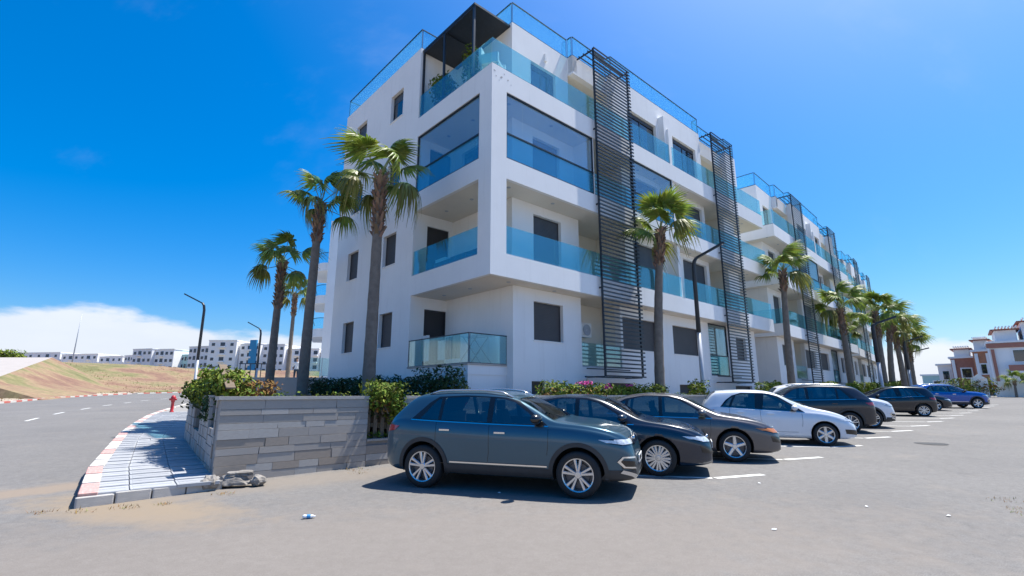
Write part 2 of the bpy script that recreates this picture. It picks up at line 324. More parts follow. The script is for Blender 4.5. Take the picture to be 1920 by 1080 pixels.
# sandy verge beside the far kerb
vg = MB(); vv = []
for i in range(ns+1):
    s = FL*i/ns; p, t = along(FARK, s); nrm = Vector((-t.y, t.x))
    for d in (.3, 4.2+1.4*math.sin(s*.23)+.9*math.sin(s*.61)):
        q = p+nrm*d; vv.append((q.x, q.y, G(q.x, q.y)+.135+(field_h(s-45, d) if d > 1 else 0)))
vg.add(vv, [(2*i, 2*i+1, 2*i+3, 2*i+2) for i in range(ns)]); tag(vg.obj('verge', 'sand'), kind='structure')
# concrete ramp that climbs beside the field
pr = MB(); ramp_pts = [(-49, 44.5, 1.0), (-60, 50, 1.9), (-90, 78, 6.3), (-104, 92, 7.0), (-118, 84, 7.0), (-100, 62, 4.2), (-66, 40.5, 1.2)]
_r = [(-56, 53, 2.6), (-100, 108, 9.2), (-150, 108, 9.2), (-85, 53, 2.6)]
pr.add(_r+[(x, y, -1) for x, y, z in _r], [(0, 1, 2, 3)])
pr.add(_r+[(x+(16 if i < 2 else 0), y-(2 if i < 2 else 0), -1 if i != 1 else 3.0) for i, (x, y, z) in enumerate(_r)], [(0, 1, 5, 4), (1, 2, 6, 5), (2, 3, 7, 6), (3, 0, 4, 7)], 1)
mat('pale_concrete', (.36, .325, .30), var=.06, scale=.6, rough=.9)
tag(pr.obj('path', ['pale_concrete', 'field']), kind='structure')

# kerbs
def kerb(name, poly, s0, s1, ln, w, h, mats, parent_kind='structure', off=0.0):
    base = MB(); root = None; k = 0; s = s0; objs = []
    p0, t0 = along(poly, s0)
    core = MB(); cv = []
    n = int((s1-s0)/1.5)+1
    for i in range(n+1):
        p, t = along(poly, s0+(s1-s0)*i/n); nr = Vector((-t.y, t.x))
        for d in (off+.015, off+w-.015):
            q = p+nr*d; g = G(q.x, q.y); cv += [(q.x, q.y, g-.05), (q.x, q.y, g+h-.012)]
    core.add(cv, [f for i in range(n) for f in ((4*i+1, 4*i+3, 4*i+7, 4*i+5), (4*i, 4*i+1, 4*i+5, 4*i+4), (4*i+2, 4*i+6, 4*i+7, 4*i+3))])
    root = core.obj(name, 'mortar'); tag(root, kind=parent_kind)
    while s+ln <= s1:
        p, t = along(poly, s+ln/2); nr = Vector((-t.y, t.x)); q = p+nr*(off+w/2)
        o = piece('kerb_stone', UBB, root, (q.x, q.y, G(q.x, q.y)+h/2-.02), (ln-.015, w, h+.04), math.atan2(t.y, t.x), mats[k % len(mats)])
        k += 1; s += ln
    return root
kerb('far_kerb', FARK, 6, FL-4, 1.6, .3, .16, ['kerb_red', 'kerb_white'], off=0.0)
def ab(p): v = W(*p); return (v.x, v.y)
NEARK_AB = [(-8.94, -1.95), (-8.75, .8), (-8.4, 3.61), (-7.75, 8.7), (-6.94, 13.7), (-6.0, 18.8), (-4.85, 23.8), (-1.3, 37), (4, 53), (11, 72)]
NEARK = [ab(p) for p in NEARK_AB]
NL = plen(NEARK)
kerb('kerb', NEARK, 0, 30, 1.0, .22, .17, ['kerb_pink', 'kerb_white', 'kerb_pink', 'kerb_white', 'kerb_white', 'kerb_pink', 'kerb_white', 'kerb_white'], off=-.22)
kerb('kerb', NEARK, 30, NL-2, 2.0, .22, .17, ['kerb_white'], off=-.22)
# pavement: bed plus slabs
def inner(b):   # a of the plot boundary at depth b
    return -7.2+.1*(b+1.4) if b < 6 else -6.46+.18*(b-6)+.006*(b-6)**2
bed = MB(); n = 60; bv = []
for i in range(n+1):
    s = min(NL-1, NL*i/n); p, t = along(NEARK, s); nr = Vector((t.y, -t.x))
    bb = -1.95+s*.985; a_in = inner(bb); q2 = W(a_in+.1, bb-.0); 
    for q in (p+nr*.0, Vector((q2.x, q2.y))): bv.append((q.x, q.y, G(q.x, q.y)+.125))
for v in list(bv[:2]): bv.append((v[0], v[1], v[2]-.2))
m_ = 2*(n+1)
bed.add(bv, [(2*i, 2*i+1, 2*i+3, 2*i+2) for i in range(n)]+[(0, 1, m_+1, m_)])
pave = bed.obj('pavement', 'mortar'); tag(pave, kind='structure')
TILE = unit_box('paving_slab', bev=.0)
tb = MB()
tb.box(-.5, .5, -.5, .5, -.5, .44); tb.box(-.42, -.06, -.44, .44, .44, .5); tb.box(.06, .42, -.44, .44, .44, .5)
TILE = tb.mesh('paving_slab', 'tile_a')
r_ = 0; s = .02
while s < 24:
    ds = .52 if s < 12 else 1.0
    p, t = along(NEARK, s+ds/2); nr = Vector((t.y, -t.x)); bb = -1.95+s*.985
    q2 = W(inner(bb)+.05, bb); wdt = (Vector((q2.x, q2.y))-p).dot(nr)
    cols = max(1, int(wdt/.56))
    for c in range(cols):
        q = p+nr*((c+.5)*wdt/cols)
        piece('paving_slab', TILE, pave, (q.x, q.y, G(q.x, q.y)+.128+rnd.uniform(-.002, .002)), (ds-.014, wdt/cols-.014, .05), math.atan2(t.y, t.x)+math.pi/2*0+rnd.uniform(-.006, .006), rnd.choice(['tile_a', 'tile_a', 'tile_b']))
    s += ds; r_ += 1
# end face of the pavement: a row of edging blocks, broken towards the kerb
pe0, pe1 = Vector(NEARK[0]), Vector(ab((-7.2, -1.85)))
for i in range(4):
    u = (i+.5)/4; q = pe0.lerp(pe1, u); d = (pe1-pe0)
    piece('edging_block', UBB, pave, (q.x+.02, q.y-.06, G(q.x, q.y)+.045+.012*(i % 2)), (d.length/4-.02, .10, .17), math.atan2(d.y, d.x)+.02*(i-1), 'concrete')
# painted markings
def stripe(mb, p, q, w):
    p = Vector(p); q = Vector(q); d = (q-p).normalized(); nr = Vector((-d.y, d.x))*w/2
    vs = [onground(x, .005) for x in (p-nr, q-nr, q+nr, p+nr)]; mb.add(vs, [(0, 1, 2, 3)])
mk = MB()
CL = [(-18.6, 16.9), (-19.4, 18.4), (-21.6, 22.4), (-26.2, 29.4), (-31.2, 38.6), (-36.6, 50), (-41, 63), (-44.5, 80), (-43, 100)]
cl = plen(CL); s = 1.2
while s < cl-4:
    a1, _ = along(CL, s); a2, _ = along(CL, s+2.4); stripe(mk, a1, a2, .13); s += 6.0
tag(mk.obj('lane_marking', 'paint_white'), kind='structure')
mk = MB()
for k in range(-0, 15):
    a0 = -.36+3.3*k; e = W(a0, -6.80); hd = Vector((math.sin(R(101)), math.cos(R(101))))
    e2 = Vector((e.x, e.y)); st_ = e2-hd*4.4
    stripe(mk, st_, e2, .12); kd = Vector((math.sin(R(72)), math.cos(R(72))))
    stripe(mk, e2+hd*.06+kd*.0+Vector((0, .006)), e2+kd*1.15, .15)
tag(mk.obj('parking_marking', 'paint_white'), kind='structure')
mk = MB(); stripe(mk, (3.2, 2.9), (5.35, 5.2), .12)
tag(mk.obj('edge_marking', 'paint_white'), kind='structure')

# ------------------------------------------------------------------ garden walls
for nm, c, c2 in (('stone_a', (.335, .31, .285), (.295, .272, .248)), ('stone_b', (.365, .335, .305), (.32, .292, .265)), ('stone_c', (.31, .288, .268), (.335, .31, .288)), ('stone_d', (.32, .275, .235), (.265, .23, .195)), ('stone_e', (.40, .385, .365), (.34, .32, .30))):
    mat(nm, c, col2=c2, scale=6, rough=.85, bump=.35, bscale=35, bdist=.006)
WALLROOT_LABEL = 'low garden wall clad in grey ashlar stone with a planter gap, behind the parked cars'
def wall_z(a): return 1.41 if a < 22 else 1.41+.012*(a-22)
front = empty('garden_wall', W(0, -1.4, 0), ROT, WALLROOT_LABEL, 'wall')
core = MB(); core.box(-7.18, -4.43, .03, .25, -.1, 1.40); core.box(-4.43, -3.6, .03, .25, -.1, .54); core.box(-3.6, 46, .03, .25, -.1, 1.40)
core.obj('wall_core', 'mortar', front)
cap = MB(); cap.box(-7.24, -4.42, -.03, .27, 1.41, 1.47); cap.obj('coping', 'stone_e', front)
cap = MB(); cap.box(-3.61, 46, -.03, .27, 1.41, 1.47); cap.obj('coping', 'stone_e', front)
cap = MB(); cap.box(-4.42, -3.61, -.02, .27, .545, .585); cap.obj('sill', 'stone_b', front)
SB = [unit_box('stone_block', .008, k, .015) for k in range(5)]
hs_ = [.16, .13, .17, .12, .15, .16, .11, .14, .10, .17]; z = 0.0; wr = random.Random(5)
for ci_, h in enumerate(hs_):
    for (a0, a1) in ((-7.2, -4.43), (-4.43, -3.6), (-3.6, 1.2)):
        if a0 == -4.43 and z+h > .55: continue
        a = a0
        while a < a1-.02:
            l = wr.uniform(.36, .80)
            if a+l > a1-.22: l = a1-a
            zc = z+h/2
            m = wr.choice(['stone_d', 'stone_b', 'stone_d', 'stone_e'] if z < .32 else (['stone_b', 'stone_d', 'stone_c', 'stone_a'] if z < .6 else ['stone_a', 'stone_a', 'stone_b', 'stone_c', 'stone_e']))
            pro = wr.choice([0, 0, .003, .006, .010])
            piece('stone', wr.choice(SB), front, (a+l/2, .02-pro/2+.004, zc), (l-.005, .055+pro, h-.005), 0, m)
            a += l
    z += h
far = MB(); far.box(1.2, 46, -.005, .03, -.1, 1.405); far.obj('stone_facing', 'stone_a', front)
# wooden slats in the planter gap
mat('old_wood', (.20, .15, .10), col2=(.12, .09, .06), scale=5, rough=.85, bump=.3, bscale=30)
for k in range(5):
    piece('wood_slat', UBB, front, (-4.34+.165*k, .16, 1.0), (.085, .03, .86), 0, 'old_wood')
# side wall along the pavement, rough pale rubble piers with planter openings
side_ang = math.atan2(.1, 1)
sw = empty('side_wall', W(-7.2, -1.4, 0), ROT-side_ang, 'pale rubble stone side wall with tall openings along the pavement', 'wall')
# local: y runs along the wall, x towards the plot
core = MB()
for (y0, y1, z1) in ((.28, .42, 1.38), (.42, 1.4, .86), (1.4, 3.2, 1.40), (3.2, 4.65, .66), (4.65, 7.1, 1.42)):
    core.box(.03, .24, y0, y1, -.1, z1)
core.obj('wall_core', 'mortar', sw)
wr = random.Random(9)
for (y0, y1, z1) in ((.28, .42, 1.42), (.42, 1.4, .9), (1.4, 3.2, 1.44), (3.2, 4.65, .7), (4.65, 7.1, 1.46)):
    z = .02
    while z < z1-.03:
        h = wr.uniform(.15, .26)
        if z+h > z1-.1: h = z1-z
        y = y0
        while y < y1-.01:
            l = wr.uniform(.16, .34)
            if y+l > y1-.12: l = y1-y
            piece('stone', wr.choice(SB), sw, (.02, y+l/2, z+h/2), (.07+wr.uniform(0, .02), l-.014, h-.014), 0, wr.choice(['stone_e', 'stone_b', 'stone_e', 'stone_d']))
            y += l
        z += h
mat('steel_rust', (.16, .10, .07), var=.3, rough=.8)
for (y0, y1, z1) in ((1.38, 3.22, 1.44), (4.63, 7.12, 1.46)):
    c_ = MB(); c_.box(-.05, .27, y0, y1, z1+.003, z1+.05); c_.obj('coping', 'stone_e', sw)
# raised garden behind the walls
gp = [W(-6.98, -1.14), W(22, -1.14), W(46, -1.14), W(46, 3), W(22, 3), W(2, 3), W(2, 13.5), W(-3.2, 13.5), W(-6.3, 5.6)]
tag(MB().prism([(p.x, p.y) for p in gp], .9, 1.33).obj('garden_bed', 'soil'), kind='structure')
# retaining wall and podium beyond the garden
mat('render_grey', (.36, .36, .345), var=.1, scale=1.0, rough=.9)
pod = [W(-3.2, 15.3), W(-.1, 12.75), W(8, 12.75), W(12, 46), W(1.5, 46)]
tag(MB().prism([(p.x, p.y) for p in pod], .3, 2.28).obj('terrace', 'render_grey'), kind='structure')

# ------------------------------------------------------------------ apartment blocks
def mapR(plane): return lambda u, v, z: (u, plane+v, z)
def mapL(plane): return lambda u, v, z: (plane+v, u, z)
def facade(mb, mp, u0, u1, z0, z1, holes, th=.28):
    us = sorted({u0, u1, *[x for h in holes for x in h[:2]]}); zs = sorted({z0, z1, *[x for h in holes for x in h[2:4]]})
    us = [u for u in us if u0-1e-6 <= u <= u1+1e-6]; zs = [z for z in zs if z0-1e-6 <= z <= z1+1e-6]
    for i in range(len(us)-1):
        # merge vertically where possible
        run = None
        for j in range(len(zs)-1):
            cu, cz = (us[i]+us[i+1])/2, (zs[j]+zs[j+1])/2
            solid = not any(h[0] < cu < h[1] and h[2] < cz < h[3] for h in holes)
            if solid: run = [run[0] if run else zs[j], zs[j+1]]
            if (not solid or j == len(zs)-2) and run:
                mb.box(us[i], us[i+1], 0, th, run[0], run[1], 0, mp); run = None
def window(root, mp, u0, u1, z0, z1, kind, rec=.14):
    f = MB(); t = .05; d0, d1 = rec, rec+.06
    f.box(u0+.004, u0+t, d0, d1, z0+.004, z1-.004, 0, mp); f.box(u1-t, u1-.004, d0, d1, z0+.004, z1-.004, 0, mp)
    f.box(u0+t, u1-t, d0, d1, z1-t, z1-.004, 0, mp); f.box(u0+t, u1-t, d0, d1, z0+.004, z0+t, 0, mp)
    door = kind in ('door',)
    if kind == 'glass':
        c = (u0+u1)/2; f.box(c-.03, c+.03, d0, d1, z0+t, z1-t, 0, mp)
        f.box(u0+t, u1-t, d0-.02, d0+.03, z1-t-.16, z1-t-.002, 0, mp)
    w = f.obj('door' if door else 'window', 'frame_dark', root)
    if kind in ('shutter', 'shutter_grey'):
        s = MB(); h = .055; z = z0+t+.002
        while z < z1-t-.01:
            zz = min(z+h-.006, z1-t); s.box(u0+t+.002, u1-t-.002, d0+.012, d0+.05, z, zz, 0, mp); z += h
        s.box(u0+t, u1-t, d0+.03, d0+.052, z0+t, z1-t, 0, mp)
        s.obj('shutter', kind, w)
    elif kind == 'glass':
        c = (u0+u1)/2
        for (x0, x1) in ((u0+t, c-.03), (c+.03, u1-t)):
            s = MB(); s.box(x0, x1, d0+.025, d0+.035, z0+t, z1-t, 0, mp); s.obj('pane', 'pane_dark', w)
    elif kind == 'half':
        zc = z1-t-.32; s = MB(); s.box(u0+t, u1-t, d0+.015, d0+.05, zc, z1-t, 0, mp); s.obj('shutter', 'shutter_grey', w)
        s = MB(); s.box(u0+t, u1-t, d0+.025, d0+.035, z0+t, zc, 0, mp); s.obj('pane', 'pane_dark', w)
    elif kind == 'door':
        s = MB(); s.box(u0+t, u1-t, d0+.02, d0+.05, z0+t, z1-t, 0, mp); s.obj('door_leaf', 'door_dark', w)
    elif kind == 'vent':
        s = MB(); z = z0+t
        while z < z1-t-.02: s.box(u0+t, u1-t, d0+.01, d0+.04, z, z+.03, 0, mp); z += .05
        s.box(u0+t, u1-t, d0+.045, d0+.055, z0+t, z1-t, 0, mp); s.obj('grille', 'shutter', w)
    # sill
    if z0 > 2.8 and kind != 'door' and (z1-z0) < 1.6:
        s = MB(); s.box(u0-.03, u1+.03, -.03, rec, z0-.035, z0-.001, 0, mp); s.obj('sill', 'white_render', w)
    return w
def balustrade(root, mp, u0, u1, z0, h, gm='balcony_glass', pw=1.25, rail=True, base=.05, bm='steel_grey'):
    f = MB(); f.box(u0, u1, 0, .05, z0+.003, z0+base, 0, mp)
    if rail:
        f.box(u0, u1, 0, .045, z0+h, z0+h+.03, 0, mp)
        for e in (u0, u1-.006): f.box(e, e+.006, .012, .032, z0+base, z0+h, 0, mp)
    b = f.obj('balustrade', 'steel_dark' if rail else bm, root); n = max(1, round((u1-u0)/pw)); w = (u1-u0)/n
    for k in range(n):
        s = MB(); s.box(u0+k*w+.008, u0+(k+1)*w-.008, .015, .030, z0+base, z0+h, 0, mp); s.obj('glass_panel', gm, b)
    return b
def glazing(root, mp, u0, u1, z0, z1, zr):
    f = MB(); f.box(u0, u1, 0, .06, z0+.003, z0+.05, 0, mp); f.box(u0, u1, 0, .06, z1-.05, z1-.003, 0, mp); f.box(u0, u1, -.02, .035, zr-.02, zr+.03, 0, mp)
    f.box(u0, u0+.04, 0, .06, z0+.05, z1-.05, 0, mp); f.box(u1-.04, u1, 0, .06, z0+.05, z1-.05, 0, mp)
    b = f.obj('glazing', 'steel_dark', root); n = max(1, round((u1-u0)/.72)); w = (u1-u0-.08)/n
    for k in range(n):
        s = MB(); s.box(u0+.04+k*w+.006, u0+.04+(k+1)*w-.006, .040, .048, z0+.05, z1-.05, 0, mp); s.obj('glass_panel', 'glazing_glass', b)
    s = MB(); s.box(u0+.04, u1-.04, .0, .012, z0+.05, zr-.02, 0, mp); s.obj('glass_panel', 'balcony_glass', b)
SLATM = None
def screen(root, a0, a1, z0, z1, single=True):
    global SLATM
    f = MB(); b0 = -.2; xr = a1-.14
    f.box(a0, a0+.06, b0+.03, b0+.10, z0, z1); f.box(xr, xr+.06, b0+.03, b0+.10, z0, z1)
    for (zz, bb) in ((z1-.05, .74), (z0+.02, .70)):
        f.box(a0+.005, a0+.055, b0+.11, bb, zz-.05, zz); f.box(xr+.005, xr+.055, b0+.11, bb, zz-.05, zz)
    for k in range(3): f.box(a0-.02, a1, .10+.24*k, .14+.24*k, z1-.04, z1)
    f.box(a0-.30, xr, .42, .47, z0+.28, z0+.32); f.box(a0-.55, xr, .3, .36, z0-.03, z0+.015)
    for z in (5.45, 8.8, 12.05): f.box(a0+.01, a0+.05, b0+.1, .05, z-.03, z+.03); f.box(xr+.01, xr+.05, b0+.1, .05, z-.03, z+.03)
    o = f.obj('louvre_screen', 'steel_dark', root); n = int((z1-z0)/.158)
    if single:
        for k in range(n+1):
            piece('slat', UB, o, ((a0+a1)/2, b0+.005, z0+.02+k*(z1-z0-.04)/n), (a1-a0+.02, .034, .056), 0, 'steel_dark')
    else:
        s = MB()
        for k in range(n+1): zc = z0+.02+k*(z1-z0-.04)/n; s.box(a0-.01, a1+.01, b0-.012, b0+.022, zc-.029, zc+.029)
        tag(s.obj('slats', 'steel_dark', o), kind='stuff')
    return o
def split_boxes(mb, name, m, root, cuts=(9.5, 18.9)):
    gr = {}
    for k in range(len(mb.v)//8):
        vs = mb.v[8*k:8*k+8]; x = sum(v[0] for v in vs)/8; gr.setdefault(sum(x > c for c in cuts), MB()).add(vs, [(0, 2, 3, 1), (4, 5, 7, 6), (0, 1, 5, 4), (2, 6, 7, 3), (0, 4, 6, 2), (1, 3, 7, 5)])
    for g in gr.values(): g.obj(name, m, root)
def downlight(mb, a, b, z): mb.lathe([(.001, -.012), (.07, -.012), (.075, -.001), (.001, -.001)], 12, 'z', (a, b, z))
FL_Z = [(0, 5.12), (5.87, 8.46), (9.2, 11.65), (12.48, 15.77)]
SLB = [(5.12, 5.87), (8.46, 9.2), (11.65, 12.48)]
_d = MB(); downlight(_d, 0, 0, 0); DLM = _d.mesh('downlight', 'steel_grey')
def block(root, first, single):
    L0 = 0 if first else 1.1
    w = MB(); RF = 'white_render'
    # floor slabs
    for i, (z0, z1) in enumerate(SLB):
        s = MB()
        s.box(L0, 22.1, 0, .14, z0, z1)                         # street-side band
        s.box(L0, L0+.14, .14, 4.699 if first else 3.0, z0, z1) # side band
        s.box(21.96, 22.1, .14, 3.2, z0, z1)
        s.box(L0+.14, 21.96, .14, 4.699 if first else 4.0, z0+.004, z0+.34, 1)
        s.obj('floor_slab', ['white_render', 'soffit_warm_bounce'], root)
    for (z0, z1) in SLB:
        for (a, b) in [(a, .5) for a in (1.2, 3.4, 9.2, 10.6, 13.5, 20.2)]+([(.9, 2.2), (.9, 3.8)] if first else []):
            o = link('downlight', DLM, root); o.location = (a, b, z0+.003)
    wins = []
    # ground floor
    h0 = [(2.57, 4.08, 3.33, 4.69), (5.1, 7.6, 2.5, 5.12), (7.75, 10.4, 3.33, 4.68), (11.7, 14.25, 3.33, 4.68), (15.2, 17.3, 2.42, 5.12), (18.35, 19.6, 3.3, 4.62), (2.44, 3.1, 1.5, 1.93), (6.6, 8.3, 1.5, 1.93), (12.0, 13.7, 1.5, 1.93), (17.8, 19.9, 1.5, 1.93)]
    m0 = mapR(.72); facade(w, m0, 1.6, 20.9, 0, 5.12, h0)
    for k in (0, 2, 3, 5): window(root, m0, *h0[k], 'shutter')
    for k in (6, 7, 8, 9): window(root, m0, *h0[k], 'vent')
    ms = mapL(1.6); facade(w, ms, 1.0, 4.70, 0, 5.12, [])
    me_ = mapL(20.62); facade(w, me_, 1.0, 11, 0, 5.12, [])
    # ground niches
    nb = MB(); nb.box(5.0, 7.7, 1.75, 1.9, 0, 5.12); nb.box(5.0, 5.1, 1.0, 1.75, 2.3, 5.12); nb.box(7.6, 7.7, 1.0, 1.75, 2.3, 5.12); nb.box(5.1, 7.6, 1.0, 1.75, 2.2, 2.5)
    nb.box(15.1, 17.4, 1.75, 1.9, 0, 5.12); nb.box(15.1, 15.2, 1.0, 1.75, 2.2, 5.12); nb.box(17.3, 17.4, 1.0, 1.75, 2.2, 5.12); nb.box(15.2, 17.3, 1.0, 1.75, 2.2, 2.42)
    split_boxes(nb, 'niche_wall', 'render_warm_bounce', root)
    window(root, mapR(1.75-.2), 5.2, 5.9, 2.52, 4.6, 'door', rec=.12)
    balustrade(root, mapR(.735), 5.1, 7.6, 2.5, .92, 'green_glass', 1.25, False)
    glazing(root, mapR(.74), 15.2, 17.3, 2.42, 5.10, 3.45)
    # upper storeys, street side
    for s_, (z0, z1) in enumerate(FL_Z):
        if s_ == 0: continue
        if s_ < 3:
            hA = [(2.92, 4.43, z0, z1-.37)]; mA = mapR(1.05); facade(w, mA, 1.85, 5.49, z0, z1, hA); window(root, mA, *hA[0], 'shutter_grey')
            zt = z1-.26
            hB = [(8.85, 11.2, z0, zt), (13.15, 15.6, z0, zt)]; mBm = mapR(.72); facade(w, mBm, 8.2, 15.9, z0, z1, hB)
            for h in hB: window(root, mBm, *h, 'shutter_grey')
            hC = [(18.9, 19.3, z0+.4, z1-.3)]; facade(w, mBm, 18.2, 19.5, z0, z1, [])
            facade(w, mapL(19.22), 1.0, 4.2, z0, z1, [])
            w.box(11.62, 11.86, .15, .72, z0, z1)
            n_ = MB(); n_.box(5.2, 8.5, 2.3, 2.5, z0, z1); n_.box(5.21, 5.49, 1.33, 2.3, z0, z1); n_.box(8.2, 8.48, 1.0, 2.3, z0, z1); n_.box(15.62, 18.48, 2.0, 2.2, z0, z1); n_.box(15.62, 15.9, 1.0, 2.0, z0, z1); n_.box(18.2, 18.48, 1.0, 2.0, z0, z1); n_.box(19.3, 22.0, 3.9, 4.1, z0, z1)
            split_boxes(n_, 'niche_wall', 'render_warm_bounce', root)
            window(root, mapR(2.3-.2), 6.1, 6.9, z0, z1-.45, 'door', rec=.14); window(root, mapR(2.0-.2), 16.3, 17.2, z0, z1-.45, 'door', rec=.14)
            window(root, mapR(3.9-.2), 20.0, 21.4, z0, z1-.4, 'door', rec=.14)
            if s_ == 1:
                for (u0, u1) in ((.67 if first else 1.12, 5.3), (5.3, 7.9), (7.9, 11.6), (11.88, 15.6), (15.6, 22.08)): balustrade(root, mapR(.03), u0, u1, z0, .97, rail=False, base=.03)
                if not first: balustrade(root, mapL(L0+.03), .1, 3, z0, .97, rail=False, base=.03)
            else:
                if first: glazing(root, mapR(.03), .67, 5.3, z0, z1, 10.12); w.box(5.3, 5.36, .03, 1.05, z0, z1)
                else: balustrade(root, mapR(.03), 1.12, 5.3, z0, .97, rail=False, base=.03)
                glazing(root, mapR(.03), 7.95, 11.35, z0, z1, 10.12); w.box(11.35, 11.40, .03, .72, z0, z1)
                for (u0, u1) in ((5.38, 7.9), (11.88, 15.6), (15.6, 22.08)): balustrade(root, mapR(.03), u0, u1, z0, .97, rail=False, base=.03)
            facade(w, mapL(1.85), 1.33, 4.70, z0, z1, [(3.0, 4.2, z0, z1-.3)] if s_ == 2 else [])
            if s_ == 2: window(root, mapL(1.85), 3.0, 4.2, z0, z1-.3, 'glass')
        else:
            hA = [(2.85, 4.3, z0, 14.57)]; mA = mapR(1.05); facade(w, mA, 1.85, 5.07, z0, z1, hA); window(root, mA, *hA[0], 'glass')
            w.box(5.07, 5.35, .75, 1.33, 15.0, z1)
            hB = [(8.47, 10.9, z0, 14.53), (12.45, 14.85, z0, 14.6)]; mB3 = mapR(.43); facade(w, mB3, 7.36, 15.4, z0, z1, hB)
            for h in hB: window(root, mB3, *h, 'glass')
            w.box(11.12, 11.7, .12, .43, z0, 15.05)
            w.box(5.07, 7.36, .75, 1.0, 14.9, z1); w.box(15.4, 18.6, .75, 1.0, 14.9, z1)
            facade(w, mapR(.43), 18.6, 19.9, z0, z1, []); facade(w, mapL(19.62), .71, 9, z0, z1, [])
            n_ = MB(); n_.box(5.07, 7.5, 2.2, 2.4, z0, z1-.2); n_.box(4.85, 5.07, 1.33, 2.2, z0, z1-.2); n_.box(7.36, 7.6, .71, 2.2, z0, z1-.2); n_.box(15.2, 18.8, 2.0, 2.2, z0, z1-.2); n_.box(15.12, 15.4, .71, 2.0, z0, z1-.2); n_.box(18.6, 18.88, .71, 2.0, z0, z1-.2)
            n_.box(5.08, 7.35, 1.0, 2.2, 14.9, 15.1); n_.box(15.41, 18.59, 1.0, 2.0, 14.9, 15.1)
            split_boxes(n_, 'niche_wall', 'render_warm_bounce', root)
            window(root, mapR(2.2-.2), 5.6, 6.5, z0, 14.5, 'door', rec=.14)
            for (u0, u1) in ((.02 if first else 1.12, 5.3), (5.3, 7.9), (7.9, 11.32), (11.54, 15.5), (15.5, 22.08)): balustrade(root, mapR(.02), u0, u1, z0, 1.02, rail=False, base=.03, bm='steel_dark')
            w.box(11.33, 11.53, .02, .43, z0, z0+1.9)
            facade(w, mapL(1.85), 1.33, 4.70, z0, z1, [(2.2, 4.0, z0, 14.6)]); window(root, mapL(1.85), 2.2, 4.0, z0, 14.6, 'glass')
            if first: balustrade(root, mapL(.02), .075, 4.66, z0, 1.02, rail=False, base=.03, bm='steel_dark')
            else: balustrade(root, mapL(L0+.02), .075, 3.0, z0, 1.02, rail=False, base=.03, bm='steel_dark')
    # roof and roof balustrades
    r_ = MB(); r_.box(2.13, 19.6, 1.33, 11.7, 15.3, 15.72); r_.obj('roof', 'render_warm_bounce', root)
    zr = 15.77
    for (mp, u0, u1) in ((mapR(1.07), 1.9, 5.07), (mapR(.77), 5.12, 7.36), (mapR(.45), 7.4, 15.4), (mapR(.77), 15.42, 18.6), (mapR(.45), 18.62, 19.85), (mapL(5.08), .83, 1.06), (mapL(7.37), .5, .76), (mapL(15.38), .5, .76), (mapL(18.62), .5, .76), (mapL(19.83), .5, 8)):
        balustrade(root, mp, u0, u1, zr, .93, 'roof_glass', 1.2)
    if not first: balustrade(root, mapL(1.87), 1.13, 6.5, zr, .93, 'roof_glass', 1.2); facade(w, mapL(1.85), 4.70, 7.0, 0, 15.77, [])
    # core
    c = MB(); c.box(2.6, 19.2, 2.6, 11.6, 0, 15.3); c.obj('core', 'interior', root)
    if first:
        lh = [(u0, u1, z0, z1) for (z0, z1) in ((3.3, 4.68), (6.65, 8.0), (9.92, 11.22), (13.28, 14.6)) for (u0, u1) in ((6.05, 7.13), (9.53, 10.65))]
        mL = mapL(0.0); facade(w, mL, 4.70, 12.0, 0, 15.77, lh)
        for k, h in enumerate(lh): window(root, mL, *h, ('shutter', 'shutter', 'shutter', 'shutter', 'half', 'half', 'half', 'shutter_grey')[k])
        for (z0, z1) in FL_Z: 
            zb = 2.4 if z0 == 0 else z0
            hd = [(.62, 1.66, zb, zb+2.28 if z0 == 0 else z0+2.15)]
            facade(w, mapR(4.70), .28, 2.13, z0, z1, hd if z0 < 12 else [], th=.2)
            if z0 < 12: window(root, mapR(4.70), *hd[0], 'door', rec=.06)
        w.box(.28, 2.2, 11.72, 12.0, 0, 15.77)
        # corner column
        for (z0, z1) in FL_Z[1:3]: w.box(0, .66, 0, .66, z0, z1)
        balustrade(root, mapL(.03), .67, 4.69, 5.87, .97, rail=False, base=.03)
        glazing(root, mapL(.03), .67, 4.69, 9.2, 11.65, 10.12)
        # ground-floor loggia
        g = MB(); g.box(0, 1.6, 1.05, 4.70, 2.1, 2.40); g.box(0.02, 1.6, 1.07, 4.68, 0, 2.1); g.obj('loggia_floor', 'white_render', root)
        g = MB(); g.box(-.03, 1.6, 1.02, 1.10, 2.402, 2.46); g.box(-.03, .05, 1.10, 4.70, 2.402, 2.46); g.obj('sill', 'sill_stone', root)
        balustrade(root, mapL(0.0), 1.06, 4.69, 2.46, .93, 'green_glass', .9, True, .02); balustrade(root, mapR(1.03), .06, 1.6, 2.46, .93, 'green_glass', .8, True, .02)
        # roof balustrade over the left front
        balustrade(root, mapL(.03), 4.74, 11.9, zr, .93, 'roof_glass', 1.2); balustrade(root, mapR(4.74), .09, 1.9, zr, .93, 'roof_glass', 1.2)
        balustrade(root, mapR(11.9), .05, 2.2, zr, .93, 'roof_glass', 1.2); balustrade(root, mapL(1.87), 1.13, 4.7, zr, .93, 'roof_glass', 1.2)
        # pergola
        p = MB(); p.box(.08, 2.0, 1.15, 5.02, 15.60, 15.68)
        p.box(.1, .16, 1.17, 5.0, 15.53, 15.60); p.box(.1, 1.98, 3.1, 3.16, 15.55, 15.60)
        for b_ in (1.2, 3.1, 4.62): p.box(.10, .18, b_, b_+.08, 12.5, 15.54)
        p.obj('pergola', 'steel_dark', root)
        l_ = MB(); l_.box(3.62, 3.74, .97, 1.05, 14.9, 15.25); l_.obj('wall_lamp', 'white_plastic', root)
    w.obj('wall', RF, root)
